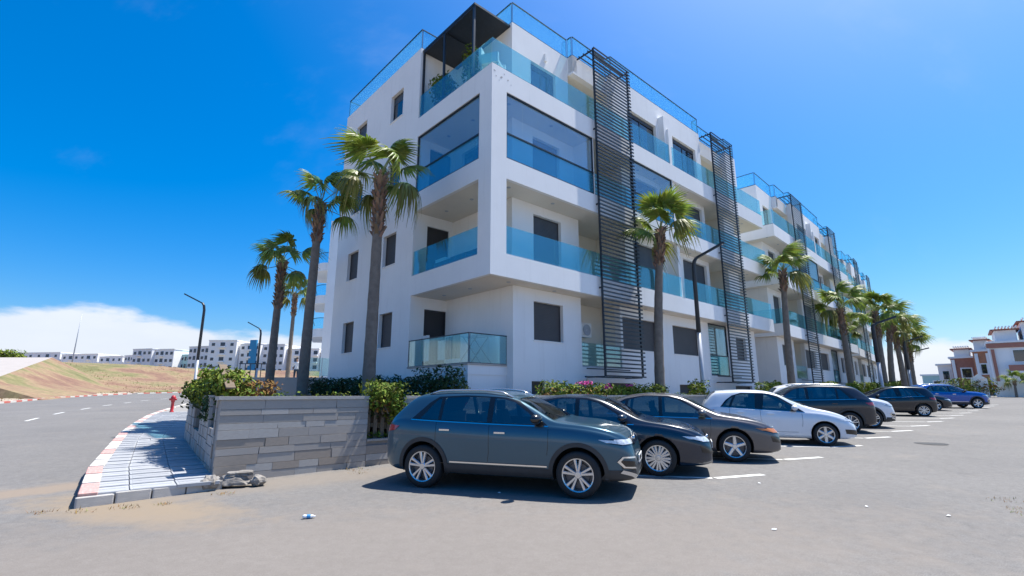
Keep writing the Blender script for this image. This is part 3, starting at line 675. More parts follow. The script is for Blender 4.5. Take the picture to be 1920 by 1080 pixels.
    screen(root, 5.33, 7.86, 2.13, 15.75, single); screen(root, 15.6, 18.1, 2.08, 15.75, single)

mat('flaked', (.40, .39, .39), rough=.95, var=.3, scale=20)
FLK = []
for k in range(4):
    rk = random.Random(60+k); g = MB(); n = 9; pts = [(.10*math.cos(6.283*i/n)*rk.uniform(.4, 1.2), .07*math.sin(6.283*i/n)*rk.uniform(.4, 1.2)) for i in range(n)]
    g.add([(x, -.003, z) for x, z in pts]+[(x, .0, z) for x, z in pts], [tuple(range(n))]+[(i, (i+1) % n, n+(i+1) % n, n+i) for i in range(n)]); FLK.append(g.mesh('flaked_patch', 'flaked'))
b1 = empty('apartment_building', W(0, 0, 0), ROT, 'white corner apartment block with glazed loggias and a dark pergola on top', 'building')
block(b1, True, True)
for k, (a, z, s_) in enumerate(((.12, 12.22, .9), (.18, 12.05, .6), (.42, 12.10, 1.1), (.55, 12.28, .5), (.72, 12.12, .8), (.86, 12.0, .45), (.32, 11.95, .4))):
    o = link('flaked_patch', FLK[k % 4], b1); o.location = (a, -.001, z); o.scale = (s_*.6, 1, s_*.5); o.rotation_euler = (0, k*1.3, 0)
b2 = empty('apartment_building', W(23.0, 0, 0), ROT+R(3.2), 'white apartment block standing next along the street after the corner block', 'building')
block(b2, False, False)
b3 = copy_tree(b2); b3.location = W(46.9, 1.7, 0); b3.rotation_euler = (0, 0, ROT+R(6.5))
b3['label'] = 'white apartment block at the far end of the terrace row, behind the palm cluster'
# block standing behind, with rounded balconies
rw = empty('rear_block', W(8.75, 36, 0), R(19), 'white rear block with stacked rounded balconies, seen past the corner block', 'building')
g = MB(); g.box(0, 14, 0, 10.0, 0, 18.6); g.obj('wall', 'white_render', rw)
for z in (6.9, 10.2, 13.5):
    q = MB(); n = 12; arc = [(-1.15*math.sin(math.pi/2*k/n), .3+1.9*(1-math.cos(math.pi/2*k/n))) for k in range(n+1)]
    q.prism(arc+[(-1.15, 6.6), (-.001, 6.6)], z, z+.8); bo = q.obj('balcony', 'white_render', rw)
    f = MB()
    for k in range(n): f.beam((arc[k][0]+.05, arc[k][1]+.05, z+1.85), (arc[k+1][0]+.05, arc[k+1][1]+.05, z+1.85), .05)
    f.beam((-1.1, 2.25, z+1.85), (-1.1, 6.6, z+1.85), .05); f.beam((-1.1, 2.2, z+.8), (-1.1, 2.2, z+1.85), .05); f.obj('handrail', 'steel_dark', bo)
    f = MB(); f.add([(x+.05, y+.05, zz) for zz in (z+.8, z+1.83) for x, y in arc+[(-1.15, 6.6)]], [(k, k+1, n+2+k+1, n+2+k) for k in range(n+1)]); f.obj('glass_panel', 'roof_glass', bo)

# ------------------------------------------------------------------ cars
from mathutils.geometry import tessellate_polygon
mat('rubber', (.018, .018, .019), rough=.75, var=.2, scale=20)
mat('cladding', (.035, .037, .040), rough=.6, var=.15, scale=6)
mat('trim_black', (.008, .008, .009), rough=.18, coat=.4)
glass('car_glass', (.48, .58, .56), .80, .12)
mat('cabin', (.035, .036, .038), rough=.9); mat('seat_light', (.16, .155, .15), rough=.9)
mat('alloy', (.60, .61, .63), rough=.25, metal=.9)
mat('alloy_dark', (.10, .10, .11), rough=.4, metal=.6)
mat('well', (.010, .010, .010), rough=.95)
mat('lamp_clear', (.62, .66, .70), rough=.08, spec=.8, coat=1, var=.35, scale=22)
mat('lamp_red', (.42, .012, .016), rough=.1, coat=1, var=.3, scale=20)
mat('lamp_amber', (.62, .20, .03), rough=.1, coat=1)
mat('plate', (.80, .80, .78), rough=.4)
mat('plate_ink', (.02, .02, .02), rough=.5)
mat('seat_grey', (.05, .05, .055), rough=.8)
mat('disc', (.22, .21, .20), rough=.4, metal=.8)
def paint(name, c, metal, rough=.32):
    m = mat(name, c, metal=metal, rough=rough, coat=.75, var=.05, scale=1.3); return m
paint('paint_grey', (.030, .088, .135), .45, .28); paint('paint_black', (.005, .014, .032), .1, .25); paint('paint_brown', (.115, .108, .112), .5)
paint('paint_silver', (.66, .70, .76), .1); paint('paint_dark', (.010, .013, .022), .15, .25); paint('paint_white', (.74, .76, .80), .0); paint('paint_jet', (.005, .007, .014), .1, .22); paint('paint_blue', (.002, .075, .36), .1, .25)
def lin(pts, x):
    if x <= pts[0][0]: return pts[0][1]
    for i in range(len(pts)-1):
        (x0, y0), (x1, y1) = pts[i], pts[i+1]
        if x <= x1:
            t = (x-x0)/(x1-x0); 
            # monotone-ish cubic
            def sl(k):
                if k <= 0 or k >= len(pts)-1: return None
                a = (pts[k][1]-pts[k-1][1])/(pts[k][0]-pts[k-1][0]); b = (pts[k+1][1]-pts[k][1])/(pts[k+1][0]-pts[k][0])
                return 0 if a*b <= 0 else 2*a*b/(a+b)
            s = (y1-y0)/(x1-x0); m0 = sl(i); m1 = sl(i+1); m0 = s if m0 is None else m0; m1 = s if m1 is None else m1
            h = x1-x0; t2 = t*t; t3 = t2*t
            return (2*t3-3*t2+1)*y0+(t3-2*t2+t)*h*m0+(-2*t3+3*t2)*y1+(t3-t2)*h*m1
    return pts[-1][1]
CARS = {
 'suv': dict(L=4.23, W=.91, ax=(.81, 3.40), rw=.338, tw=.225, sill=.30,
   top=[(0, .80), (.04, .98), (.12, 1.08), (.30, 1.28), (.50, 1.47), (.75, 1.525), (1.2, 1.555), (1.7, 1.56), (2.1, 1.53), (2.4, 1.45), (2.75, 1.27), (3.04, 1.115), (3.18, 1.09), (3.5, 1.065), (3.82, 1.005), (4.04, .93), (4.17, .80), (4.23, .58)],
   belt=[(0, .80), (.1, 1.0), (.4, 1.085), (1.2, 1.06), (2.0, 1.04), (2.9, 1.02), (3.3, 1.0), (3.8, .93), (4.08, .81), (4.23, .56)],
   win=[[(2.02, 1.06), (2.84, 1.045), (2.62, 1.20), (2.36, 1.375), (2.18, 1.425), (2.02, 1.44)], [(1.12, 1.08), (1.93, 1.065), (1.93, 1.445), (1.5, 1.455), (1.12, 1.435)], [(.72, 1.095), (1.06, 1.085), (1.06, 1.43), (.98, 1.40)]],
   dlo=[(.56, 1.085), (1.1, 1.064), (2.0, 1.042), (2.95, 1.025), (2.73, 1.18), (2.42, 1.395), (2.2, 1.45), (1.5, 1.478), (1.0, 1.452), (.84, 1.35)],
   seams=[(1.98, .46, 1.04), (1.04, .62, 1.08), (2.95, .60, 1.02)], handles=[(1.12, .93), (2.08, .91)], mirror=(2.78, 1.09), ws=(3.04, 2.42), rail=True),
 'sedan': dict(L=4.80, W=.905, ax=(1.06, 3.84), rw=.325, tw=.21, sill=.25,
   top=[(0, .72), (.04, .96), (.12, 1.04), (.45, 1.08), (.80, 1.12), (1.15, 1.26), (1.6, 1.405), (2.1, 1.455), (2.5, 1.45), (2.85, 1.37), (3.25, 1.17), (3.55, 1.02), (3.7, .985), (4.1, .93), (4.45, .845), (4.66, .73), (4.77, .60), (4.80, .48)],
   belt=[(0, .72), (.1, .93), (.8, .96), (2.0, .93), (3.3, .91), (3.7, .89), (4.2, .82), (4.6, .68), (4.8, .46)],
   win=[[(2.36, .945), (3.30, .925), (3.05, 1.12), (2.72, 1.30), (2.50, 1.355), (2.36, 1.365)], [(1.52, .965), (2.28, .95), (2.28, 1.375), (1.95, 1.375), (1.60, 1.30)], [(1.18, .99), (1.46, .97), (1.52, 1.275), (1.40, 1.23)]],
   dlo=[(1.08, .985), (1.5, .95), (2.3, .93), (3.42, .912), (3.16, 1.10), (2.78, 1.325), (2.5, 1.39), (1.95, 1.402), (1.52, 1.32), (1.26, 1.18)],
   seams=[(2.32, .34, .94), (1.44, .5, .97), (3.38, .5, .91)], handles=[(1.52, .80), (2.42, .79)], mirror=(3.22, .985), ws=(3.52, 2.86), rail=False),
 'hatch': dict(L=3.96, W=.85, ax=(.62, 3.13), rw=.30, tw=.19, sill=.24,
   top=[(0, .72), (.03, .98), (.10, 1.13), (.28, 1.38), (.42, 1.455), (.75, 1.485), (1.2, 1.50), (1.65, 1.485), (2.0, 1.42), (2.4, 1.25), (2.78, 1.06), (2.95, 1.0), (3.3, .93), (3.62, .82), (3.82, .68), (3.93, .55), (3.96, .44)],
   belt=[(0, .72), (.1, .95), (.5, .99), (1.2, .95), (2.0, .91), (2.6, .88), (3.0, .86), (3.5, .76), (3.8, .62), (3.96, .43)],
   win=[[(1.62, .955), (2.55, .905), (2.34, 1.08), (2.02, 1.28), (1.82, 1.36), (1.70, 1.375)], [(.78, 1.0), (1.42, .965), (1.46, 1.385), (1.15, 1.385), (.95, 1.33)], [(.56, 1.02), (.72, 1.005), (.86, 1.29), (.74, 1.21)]],
   dlo=[(.50, 1.01), (1.0, .975), (1.5, .95), (2.68, .885), (2.42, 1.08), (2.06, 1.31), (1.78, 1.40), (1.1, 1.41), (.84, 1.33), (.66, 1.20)],
   seams=[(1.55, .34, .95), (2.6, .5, .89), (.74, .5, 1.0)], handles=[(.95, .86), (1.72, .83)], mirror=(2.42, .965), ws=(2.76, 2.04), rail=False),
}
k = 1.06
s_ = CARS['suv']; t_ = dict(s_); sx, sz = 4.45/4.23, 1.65/1.56
for key in ('top', 'belt', 'dlo'): t_[key] = [(x*sx, z*sz) for x, z in s_[key]]
t_['win'] = [[(x*sx, z*sz) for x, z in w] for w in s_['win']]; t_['seams'] = [(x*sx, a, b*sz) for x, a, b in s_['seams']]; t_['handles'] = [(x*sx, z*sz) for x, z in s_['handles']]
t_['L'] = 4.45; t_['ax'] = tuple(x*sx for x in s_['ax']); t_['mirror'] = (s_['mirror'][0]*sx, s_['mirror'][1]*sz); t_['ws'] = tuple(x*sx for x in s_['ws']); t_['W'] = .925; t_['rw'] = .35
CARS['crossover'] = t_
def ring(c, x):
    L = c['L']; zt = lin(c['top'], x); zb = min(lin(c['belt'], x), zt-.012)
    e = min(x, L-x); f = (L-x); pl = 1-.20*math.exp(-x/.16)-.05*math.exp(-x/.5) if x < L/2 else 1-.30*math.exp(-f/.20)-.07*math.exp(-f/.6)
    w = c['W']*pl; zs = c['sill']-.08+(.10*math.exp(-x/.12) if x < L/2 else .06*math.exp(-f/.15))
    zs = min(zs, zb-.15)
    gh = max(0, min(1, (zt-zb-.06)/.30))               # 0 on the bonnet, 1 under the roof
    wr_ = w*(.90*(1-gh)+.735*gh)
    P = [(0, zs), (w*.80, zs), (w*.935, zs+.035), (w*.968, zs+.22*(zb-zs)), (w*.985, zs+.45*(zb-zs)), (w*1.0, zs+.68*(zb-zs)), (w*.990, zs+.84*(zb-zs)), (w*.955, zb)]
    ze = max(zb+.004, zt-.075*gh-.012*(1-gh))
    for t in (.12, .4, .72, 1.0): P.append((w*.938+(wr_-w*.938)*(t**1.15), zb+(ze-zb)*t))
    P += [(wr_*.93, ze+(zt-ze)*.52), (wr_*.72, ze+(zt-ze)*.86), (wr_*.38, zt-.004), (0, zt)]
    return P
def car(kind, pm, label, spokes=5, double=True, front='suv', rimmat='alloy', lamp='lamp_clear', clad=False, name='parked_car'):
    c = CARS[kind]; L = c['L']; Wd = c['W']; root = empty(name, label=label, cat='car', group='cars parked in the angled bays')
    xs = sorted({0, .025, .06, .11, .2, L, L-.025, L-.06, L-.11, L-.2, *[.2+.105*i for i in range(int((L-.4)/.105)+1)]})
    rings = [ring(c, x) for x in xs]; n = len(rings[0]); m = 2*n-2; vs = []; fs = []
    for x, rg in zip(xs, rings):
        vs += [(x, y, z) for y, z in rg]+[(x, -y, z) for y, z in rg[-2:0:-1]]
    for i in range(len(xs)-1):
        for k in range(m): fs.append((i*m+k, (i+1)*m+k, (i+1)*m+(k+1) % m, i*m+(k+1) % m))
    fs += [tuple(range(m)), tuple((len(xs)-1)*m+k for k in range(m))]
    me = MB().add(vs, fs).mesh('body', [pm], True)
    tmp = bpy.data.objects.new('tmp', me); COL.objects.link(tmp)
    sm = tmp.modifiers.new('s', 'SUBSURF'); sm.levels = 1; sm.render_levels = 1
    bpy.context.view_layer.update(); dg = bpy.context.evaluated_depsgraph_get()
    me1 = bpy.data.meshes.new_from_object(tmp.evaluated_get(dg))
    bvh = BVHTree.FromPolygons([v.co.copy() for v in me1.vertices], [tuple(p.vertices) for p in me1.polygons])
    rw = c['rw']; ra = rw+.055
    cut = MB()
    for ax in c['ax']:
        for sgn in (-1, 1):
            nn_ = 40; y0, y1 = sgn*(Wd-.34), sgn*(Wd+.2)
            pv = [(ax+ra*math.cos(2*math.pi*k/nn_), y, rw+.01+ra*math.sin(2*math.pi*k/nn_)) for y in (y0, y1) for k in range(nn_)]
            cut.add(pv, [tuple(range(nn_)), tuple(range(nn_, 2*nn_))]+[(k, (k+1) % nn_, nn_+(k+1) % nn_, nn_+k) for k in range(nn_)])
    cav = MB(); cx0, cx1 = c['dlo'][0][0]-.05, c['ws'][0]-.06; nc = 26; cv = []
    for i in range(nc+1):
        x = cx0+(cx1-cx0)*i/nc; rg = ring(c, x); w7 = rg[7]; zt_ = rg[-1][1]; wr7 = rg[11][0]; zb_ = min(w7[1], zt_-.09); ze_ = max(zb_+.02, zt_-.10)
        half = [(0, .48), (w7[0]*.90, .48), (w7[0]*.93, zb_), (w7[0]*.93+(wr7*.93-w7[0]*.93)*.5, zb_+(ze_-zb_)*.5), (wr7*.92, ze_), (wr7*.7, max(ze_+.008, zt_-.055)), (0, max(ze_+.012, zt_-.045))]
        cv += [(x, y, z) for y, z in half]+[(x, -y, z) for y, z in half[-2:0:-1]]
    mm_ = 12
    cav.add(cv, [(i*mm_+k, (i+1)*mm_+k, (i+1)*mm_+(k+1) % mm_, i*mm_+(k+1) % mm_) for i in range(nc) for k in range(mm_)]+[tuple(range(mm_)), tuple(nc*mm_+k for k in range(mm_))])
    wcut = MB()
    for w in c['win']:
        for sg in (-1, 1):
            nw = len(w); wcut.add([(x, sg*y, z) for y in (.42, 1.3) for x, z in w], [tuple(range(nw)), tuple(range(nw, 2*nw))]+[(k, (k+1) % nw, nw+(k+1) % nw, nw+k) for k in range(nw)])
    x0, x1 = c['ws']; ws_poly = []
    for t in (0, .25, .5, .75, 1): ws_poly.append((x0+(x1-x0)*t-.02*(1-t), (Wd*(.80-.165*t))))
    ws_poly = ws_poly+[(x, -y) for x, y in reversed(ws_poly)]; ws_poly = [(x+(.05 if abs(y) < .3 else 0), y) for x, y in ws_poly]
    rp = [(.17*L/4.2, Wd*.62), (.44*L/4.2, Wd*.56)] if kind != 'sedan' else [(.98, Wd*.66), (1.52, Wd*.56)]
    rp = rp+[(x, -y) for x, y in reversed(rp)]
    tcut = MB(); tcut.prism([(x-.02, y*.97) for x, y in ws_poly], lin(c['belt'], x0)-.06, 2.2)
    if kind == 'sedan': tcut.prism([(x, y*.97) for x, y in rp], 1.0, 2.2)
    extra = [cav.obj('tmp_cut', 'cabin'), wcut.obj('tmp_cut', 'trim_black'), tcut.obj('tmp_cut', 'trim_black')]
    for eo in extra:
        bx = tmp.modifiers.new('c', 'BOOLEAN'); bx.operation = 'DIFFERENCE'; bx.object = eo; bx.solver = 'EXACT'; bx.material_mode = 'TRANSFER'
    co = cut.obj('tmp_cut', 'well'); bm_ = tmp.modifiers.new('b', 'BOOLEAN'); bm_.operation = 'DIFFERENCE'; bm_.object = co; bm_.solver = 'EXACT'; bm_.material_mode = 'TRANSFER'
    bpy.context.view_layer.update(); dg = bpy.context.evaluated_depsgraph_get()
    me2 = bpy.data.meshes.new_from_object(tmp.evaluated_get(dg)); me2.name = 'body'
    for p in me2.polygons: p.use_smooth = me2.materials[p.material_index].name == pm
    bpy.data.objects.remove(tmp); bpy.data.objects.remove(co)
    for eo in extra: bpy.data.objects.remove(eo)
    body = link('body', me2, root)
    def cast(pt, axis, sgn):
        if axis == 'y': o, d = Vector((pt[0], sgn*3, pt[1])), Vector((0, -sgn, 0))
        elif axis == 'x': o, d = Vector((L/2+sgn*5, pt[0], pt[1])), Vector((-sgn, 0, 0))
        else: o, d = Vector((pt[0], pt[1], 4)), Vector((0, 0, -1))
        h = bvh.ray_cast(o, d)
        if h[0] is None: h = bvh.find_nearest(o+d*(2.2 if axis != 'x' else 3))
        return h[0], h[1]
    def panel(nm, poly, axis, sgn, m, parent, eps=.005, cuts=4, th=.012, holes=None):
        b = bmesh.new()
        if holes:
            loops = [[Vector((p[0], p[1], 0)) for p in poly]]+[[Vector((p[0], p[1], 0)) for p in h_] for h_ in holes]
            fl = [v for l_ in loops for v in l_]; vsx = [b.verts.new(v) for v in fl]
            for tri in tessellate_polygon(loops): b.faces.new([vsx[k_] for k_ in tri])
        else:
            vsx = [b.verts.new((p[0], p[1], 0)) for p in poly]; b.faces.new(vsx); bmesh.ops.triangulate(b, faces=b.faces)
        bmesh.ops.subdivide_edges(b, edges=b.edges, cuts=cuts, use_grid_fill=True)
        bmesh.ops.triangulate(b, faces=b.faces)
        for v in b.verts:
            h, nr = cast((v.co.x, v.co.y), axis, sgn); v.co = h+nr*eps
        me_ = bpy.data.meshes.new(nm); b.to_mesh(me_); b.free(); me_.materials.append(MATS[m]); me_.polygons.foreach_set('use_smooth', [True]*len(me_.polygons))
        return link(nm, me_, parent)
    def strip(nm, pts, w, axis, sgn, m, parent, eps=.007, seg=.06):
        q = [Vector(p) for p in pts]; fine = []
        for i in range(len(q)-1):
            k_ = max(1, int((q[i+1]-q[i]).length/seg))
            fine += [q[i].lerp(q[i+1], j/k_) for j in range(k_)]
        fine.append(q[-1]); mb = MB(); vv = []
        for i, p in enumerate(fine):
            d = (fine[min(i+1, len(fine)-1)]-fine[max(0, i-1)]).normalized(); nr2 = Vector((-d.y, d.x))*w/2
            for pp in (p-nr2, p+nr2):
                h, nr = cast((pp.x, pp.y), axis, sgn); vv.append(h+nr*eps)
        mb.add(vv, [(2*i, 2*i+1, 2*i+3, 2*i+2) for i in range(len(fine)-1)])
        return mb.obj(nm, m, parent, True)
    # glass
    for sg in (-1, 1):
        dl = panel('window_surround', c['dlo'], 'y', sg, 'trim_black', root, .004, 4, holes=c['win'])
        for w in c['win']: panel('side_window', w, 'y', sg, 'car_glass', dl, .002, 4)
        strip('belt_trim', [(c['dlo'][0][0], c['dlo'][0][1]-.008)]+[(x, z-.006) for x, z in c['dlo'][1:4]], .016, 'y', sg, 'chrome', root, .009)
        for (x, z0, z1) in c['seams']: strip('door_seam', [(x-.02, z0), (x, z0+.15), (x, z1)], .007, 'y', sg, 'trim_black', root, .002)
        strip('door_seam', [(c['seams'][0][0]-.9, c['sill']+.11), (c['seams'][0][0]+.92, c['sill']+.11)], .007, 'y', sg, 'trim_black', root, .002)
        for (x, z) in c['handles']:
            h, nr = cast((x+.09, z), 'y', sg); hb = MB(); hb.box(h.x-.09, h.x+.09, h.y-.008, h.y+.035*sg if sg > 0 else h.y+.008, h.z-.012, h.z+.014) if sg > 0 else hb.box(h.x-.09, h.x+.09, h.y-.035, h.y+.008, h.z-.012, h.z+.014)
            hb.obj('door_handle', 'chrome' if kind in ('suv', 'sedan') else pm, root)
        # mirror
        mx, mz = c['mirror']; h, nr = cast((mx, mz), 'y', sg); mm = MB(); b = bmesh.new(); bmesh.ops.create_uvsphere(b, u_segments=14, v_segments=9, radius=1)
        for v in b.verts: v.co = Vector((h.x+v.co.x*.085-.02*v.co.y*sg, h.y+sg*.13+v.co.y*.12, h.z+.045+v.co.z*.075))
        me_ = bpy.data.meshes.new('mirror'); b.to_mesh(me_); b.free(); me_.materials.append(MATS[pm if kind != 'suv' else 'trim_black']); me_.polygons.foreach_set('use_smooth', [True]*len(me_.polygons))
        mo = link('mirror', me_, root); st = MB(); st.beam((h.x, h.y-.03*sg, h.z-.01), (h.x, h.y+.10*sg, h.z+.01), .05, .03); st.obj('mirror_arm', 'trim_black', mo)
    x0, x1 = c['ws']
    panel('windscreen', ws_poly, 'z', 1, 'car_glass', root, .006, 6)
    panel('rear_window', rp, 'z', 1, 'car_glass' if kind == 'sedan' else 'trim_black', root, .006, 5)
    # cabin
    xs_, xe_ = c['win'][0][0][0]-.05, c['ws'][0]-.35; zb0 = lin(c['belt'], xs_)
    for sg in (-1, 1):
        st = MB(); st.box(xs_-.12, xs_+.42, sg*.36-.24, sg*.36+.24, .50, .66); so = st.obj('seat', 'seat_grey', root)
        st = MB(); y_ = sg*.36
        st.add([(xs_-.10, y_-.24, .62), (xs_+.04, y_-.24, .62), (xs_-.16, y_-.20, zb0+.16), (xs_-.25, y_-.20, zb0+.16), (xs_-.10, y_+.24, .62), (xs_+.04, y_+.24, .62), (xs_-.16, y_+.20, zb0+.16), (xs_-.25, y_+.20, zb0+.16)], [(0, 1, 2, 3), (4, 7, 6, 5), (0, 4, 5, 1), (1, 5, 6, 2), (2, 6, 7, 3), (3, 7, 4, 0)]); st.obj('seat_back', 'seat_grey', so)
        st = MB(); st.box(xs_-.27, xs_-.18, y_-.12, y_+.12, zb0+.17, zb0+.33); st.obj('headrest', 'seat_grey', so)
    st = MB(); xb_ = c['win'][1][0][0]-.10; st.box(xb_-.10, xb_+.40, -.62, .62, .48, .64); st.box(xb_-.22, xb_-.08, -.60, .60, .60, zb0+.12); st.obj('rear_seat', 'seat_light' if kind == 'hatch' else 'seat_grey', root)
    st = MB(); st.box(xe_, c['ws'][0]-.08, -.62, .62, .60, lin(c['belt'], xe_)-.04); st.obj('dashboard', 'cabin', root)
    tw_ = MB(); tw_.lathe([(.17, -.012), (.185, 0), (.17, .012), (.155, 0), (.17, -.012)], 20, 'z'); to = tw_.obj('steering_wheel', 'cabin', root, True); to.location = (xe_-.10, .36, zb0-.03); to.rotation_euler = (0, R(-65), 0)
    for sg in (-1, 1):
        strip('wiper', [(x0+.05, sg*.05+.1), (x0-.10, sg*.36+.1)], .02, 'z', 1, 'trim_black', root, .016)
        # lower cladding and arches
        if clad:
            sp = [(c['ax'][0]+ra+.03, c['sill']-.03), (c['ax'][1]-ra-.03, c['sill']-.03), (c['ax'][1]-ra-.05, c['sill']+.10), (c['ax'][0]+ra+.05, c['sill']+.10)]
            panel('sill_cladding', sp, 'y', sg, 'cladding', root, .010, 5)
            strip('sill_trim', [(c['ax'][0]+ra+.10, c['sill']+.135), (c['ax'][1]-ra-.08, c['sill']+.135)], .022, 'y', sg, 'chrome', root, .014)
            for ax in c['ax']:
                mb = MB(); vv = []; nn_ = 26
                for k in range(nn_+1):
                    a = R(-22)+R(224)*k/nn_
                    for rr in (ra-.002, ra+.062):
                        h, nr = cast((ax+rr*math.cos(a), rw+.01+rr*math.sin(a)), 'y', sg); vv.append(h+nr*.012)
                mb.add(vv, [(2*k, 2*k+1, 2*k+3, 2*k+2) for k in range(nn_)]); mb.obj('arch_trim', 'cladding', root, True)
    # wheels
    for ax in c['ax']:
        for sg in (-1, 1):
            t = MB(); tw = c['tw']; rr = rw*.70
            t.lathe([(rr, -tw*.46), (rr+.02, -tw*.5), (rw*.93, -tw*.48), (rw*.99, -tw*.36), (rw, -tw*.2), (rw, tw*.2), (rw*.99, tw*.36), (rw*.93, tw*.48), (rr+.02, tw*.5), (rr, tw*.46), (rr, -tw*.46)], 40, 'y')
            wo_ = t.obj('wheel', 'rubber', root, True); wo_.location = (ax, sg*(Wd-tw*.5-.012), rw)
            f = MB(); yy = sg*tw*.40
            f.lathe([(rr+.004, sg*tw*.47), (rr-.012, sg*tw*.44), (rr-.022, sg*tw*.30), (rr-.03, -sg*tw*.3)], 36, 'y')
            f.lathe([(.001, yy+.012*sg), (.045, yy+.010*sg), (.062, yy-.01*sg), (.07, yy-.05*sg)], 20, 'y')
            ns = spokes*(2 if double else 1)
            for k in range(ns):
                if double: a = 2*math.pi*(k//2)/spokes+(.20 if k % 2 else -.20); wd0, wd1 = .020, .026
                else: a = 2*math.pi*k/spokes; wd0, wd1 = (.045, .036) if spokes <= 6 else (.02, .018)
                a += math.pi/2; d = Vector((math.cos(a), 0, math.sin(a))); e = Vector((-math.sin(a), 0, math.cos(a)))
                pi_, po = d*.045, d*(rr-.01); q = []
                for (p, wd, y) in ((pi_, wd0, yy), (po, wd1, yy+.006*sg)):
                    for s2, dy in ((-1, 0), (-.55, .014), (.55, .014), (1, 0)): q.append(p+e*wd*s2+Vector((0, y+sg*(dy-.012), 0)))
                q2 = [v-Vector((0, sg*.035, 0)) for v in q]
                f.add(q+q2, [(0, 1, 5, 4), (1, 2, 6, 5), (2, 3, 7, 6), (0, 4, 12, 8), (3, 7, 15, 11)])
            f.obj('rim', rimmat, wo_)
            dk = MB(); dk.lathe([(.001, sg*tw*.12), (rr*.72, sg*tw*.12), (rr*.72, sg*tw*.05), (rr*.75, 0), (rr-.03, 0)], 28, 'y'); dk.obj('brake_disc', 'alloy_dark', wo_)
    # ends
    zf = lambda t: t
    if front == 'suv': hl = [(.40, .86), (.62, .855), (.80, .86), (.83, .795), (.74, .765), (.42, .775)]; gr = [(-.40, .75), (.40, .75), (.42, .86), (-.42, .86)]
    elif front == 'sedan': hl = [(.42, .70), (.62, .715), (.78, .735), (.82, .665), (.72, .615), (.44, .60)]; gr = [(-.36, .60), (.36, .60), (.40, .70), (-.40, .70)]
    else: hl = [(.45, .62), (.60, .68), (.74, .74), (.74, .66), (.62, .60), (.48, .57)]; gr = [(-.40, .50), (.40, .50), (.42, .58), (-.42, .58)]
    zk = 1.0 if kind != 'crossover' else 1.06
    hl = [(y*Wd/.91, z*zk) for y, z in hl]; gr = [(y*Wd/.91, z*zk) for y, z in gr]
    for sg in (-1, 1):
        hb = panel('headlight', [(y*sg, z) for y, z in hl], 'x', 1, 'trim_black', root, .006, 4)
        cy = sum(p[0] for p in hl)/6; cz = sum(p[1] for p in hl)/6
        panel('headlight_lens', [((cy+(y-cy)*.86)*sg, cz+(z-cz)*.80) for y, z in hl], 'x', 1, lamp, hb, .011, 4)
        panel('headlight_return', [(L-.52, hl[2][1]-.01), (L-.16, hl[2][1]-.03), (L-.14, hl[3][1]-.0), (L-.40, hl[3][1]+.01)], 'y', sg, lamp, hb, .008, 4)
        tlz = .93*zk if kind != 'hatch' else .88
        tb_ = panel('tail_light', [(sg*.48, tlz-.06), (sg*.76, tlz-.07), (sg*.76, tlz+.05), (sg*.48, tlz+.04)], 'x', -1, 'lamp_red', root, .008, 4)
        panel('tail_light_return', [(.03, tlz-.07), (.24, tlz-.03), (.34, tlz+.04), (.05, tlz+.06)], 'y', sg, 'lamp_red', tb_, .008, 4)
        fz = .47 if front != 'hatch' else .36
        panel('fog_surround', [(sg*.56, fz-.07), (sg*.74, fz-.03), (sg*.76, fz+.09), (sg*.58, fz+.06)], 'x', 1, 'trim_black', root, .006, 3)
    go = panel('grille', gr, 'x', 1, 'trim_black', root, .008, 4)
    strip('grille_bar', [(-.40*Wd/.91, gr[0][1]+.012), (.40*Wd/.91, gr[0][1]+.012)], .014, 'x', 1, 'chrome', go, .014)
    strip('grille_bar', [(-.40*Wd/.91, gr[2][1]-.012), (.40*Wd/.91, gr[2][1]-.012)], .014, 'x', 1, 'chrome', go, .014)
    b = bmesh.new(); h, nr = cast((0, (gr[0][1]+gr[2][1])/2+.01), 'x', 1); bd = MB(); bd.lathe([(.001, .02), (.040, .02), (.046, .012), (.046, 0)], 18, 'z')
    bo = bd.obj('badge', 'chrome', root, True); bo.location = h; bo.rotation_euler = (0, R(90), 0)
    lg = panel('lower_grille', [(-.52*Wd/.91, .34), (.52*Wd/.91, .34), (.60*Wd/.91, .46), (-.60*Wd/.91, .46)], 'x', 1, 'cladding', root, .006, 5)
    for sgx, zc in ((1, .53 if front != 'hatch' else .43), (-1, .72)):
        h, nr = cast((0, zc), 'x', sgx); pl = MB(); pl.box(-.006, .006, -.26, .26, -.056, .056); po = pl.obj('number_plate', 'plate', root); po.location = h+Vector((sgx*.022, 0, 0))
        pk = MB(); px = -.21
        for wch in (.03, .03, .012, .03, .03, .03, .012, .03, .03): pk.box(sgx*.0065-.001, sgx*.0065+.001, px, px+wch, -.034, .034); px += wch+.018
        pk.obj('plate_digits', 'plate_ink', po)
    if c['rail']:
        for sg in (-1, 1):
            pts = []
            for k in range(9):
                x = c['ws'][1]-.12-(c['ws'][1]-.9)*k/8; h, nr = cast((x, sg*Wd*.66), 'z', 1); pts.append(h+Vector((0, 0, .045 if 0 < k < 8 else .005)))
            rb = MB(); rb.tube(pts, .016, 8); rb.obj('roof_rail', 'alloy', root, True)
    if front == 'suv' and clad:
        for sg in (-1, 1):
            ring_ = [(.56, .44), (.72, .46), (.77, .54), (.74, .60), (.57, .59), (.55, .52), (.56, .44)]
            strip('fog_ring', [(y*sg*Wd/.91, z) for y, z in ring_], .022, 'x', 1, 'chrome', root, .016)
            panel('bumper_cladding', [(sg*.40, .24), (sg*.80, .24), (sg*.82, .42), (sg*.52, .40)], 'x', 1, 'cladding', root, .010, 4)
        strip('skid_trim', [(-.74, .40), (-.50, .30), (0, .275), (.50, .30), (.74, .40)], .045, 'x', 1, 'alloy', root, .02)
    return root
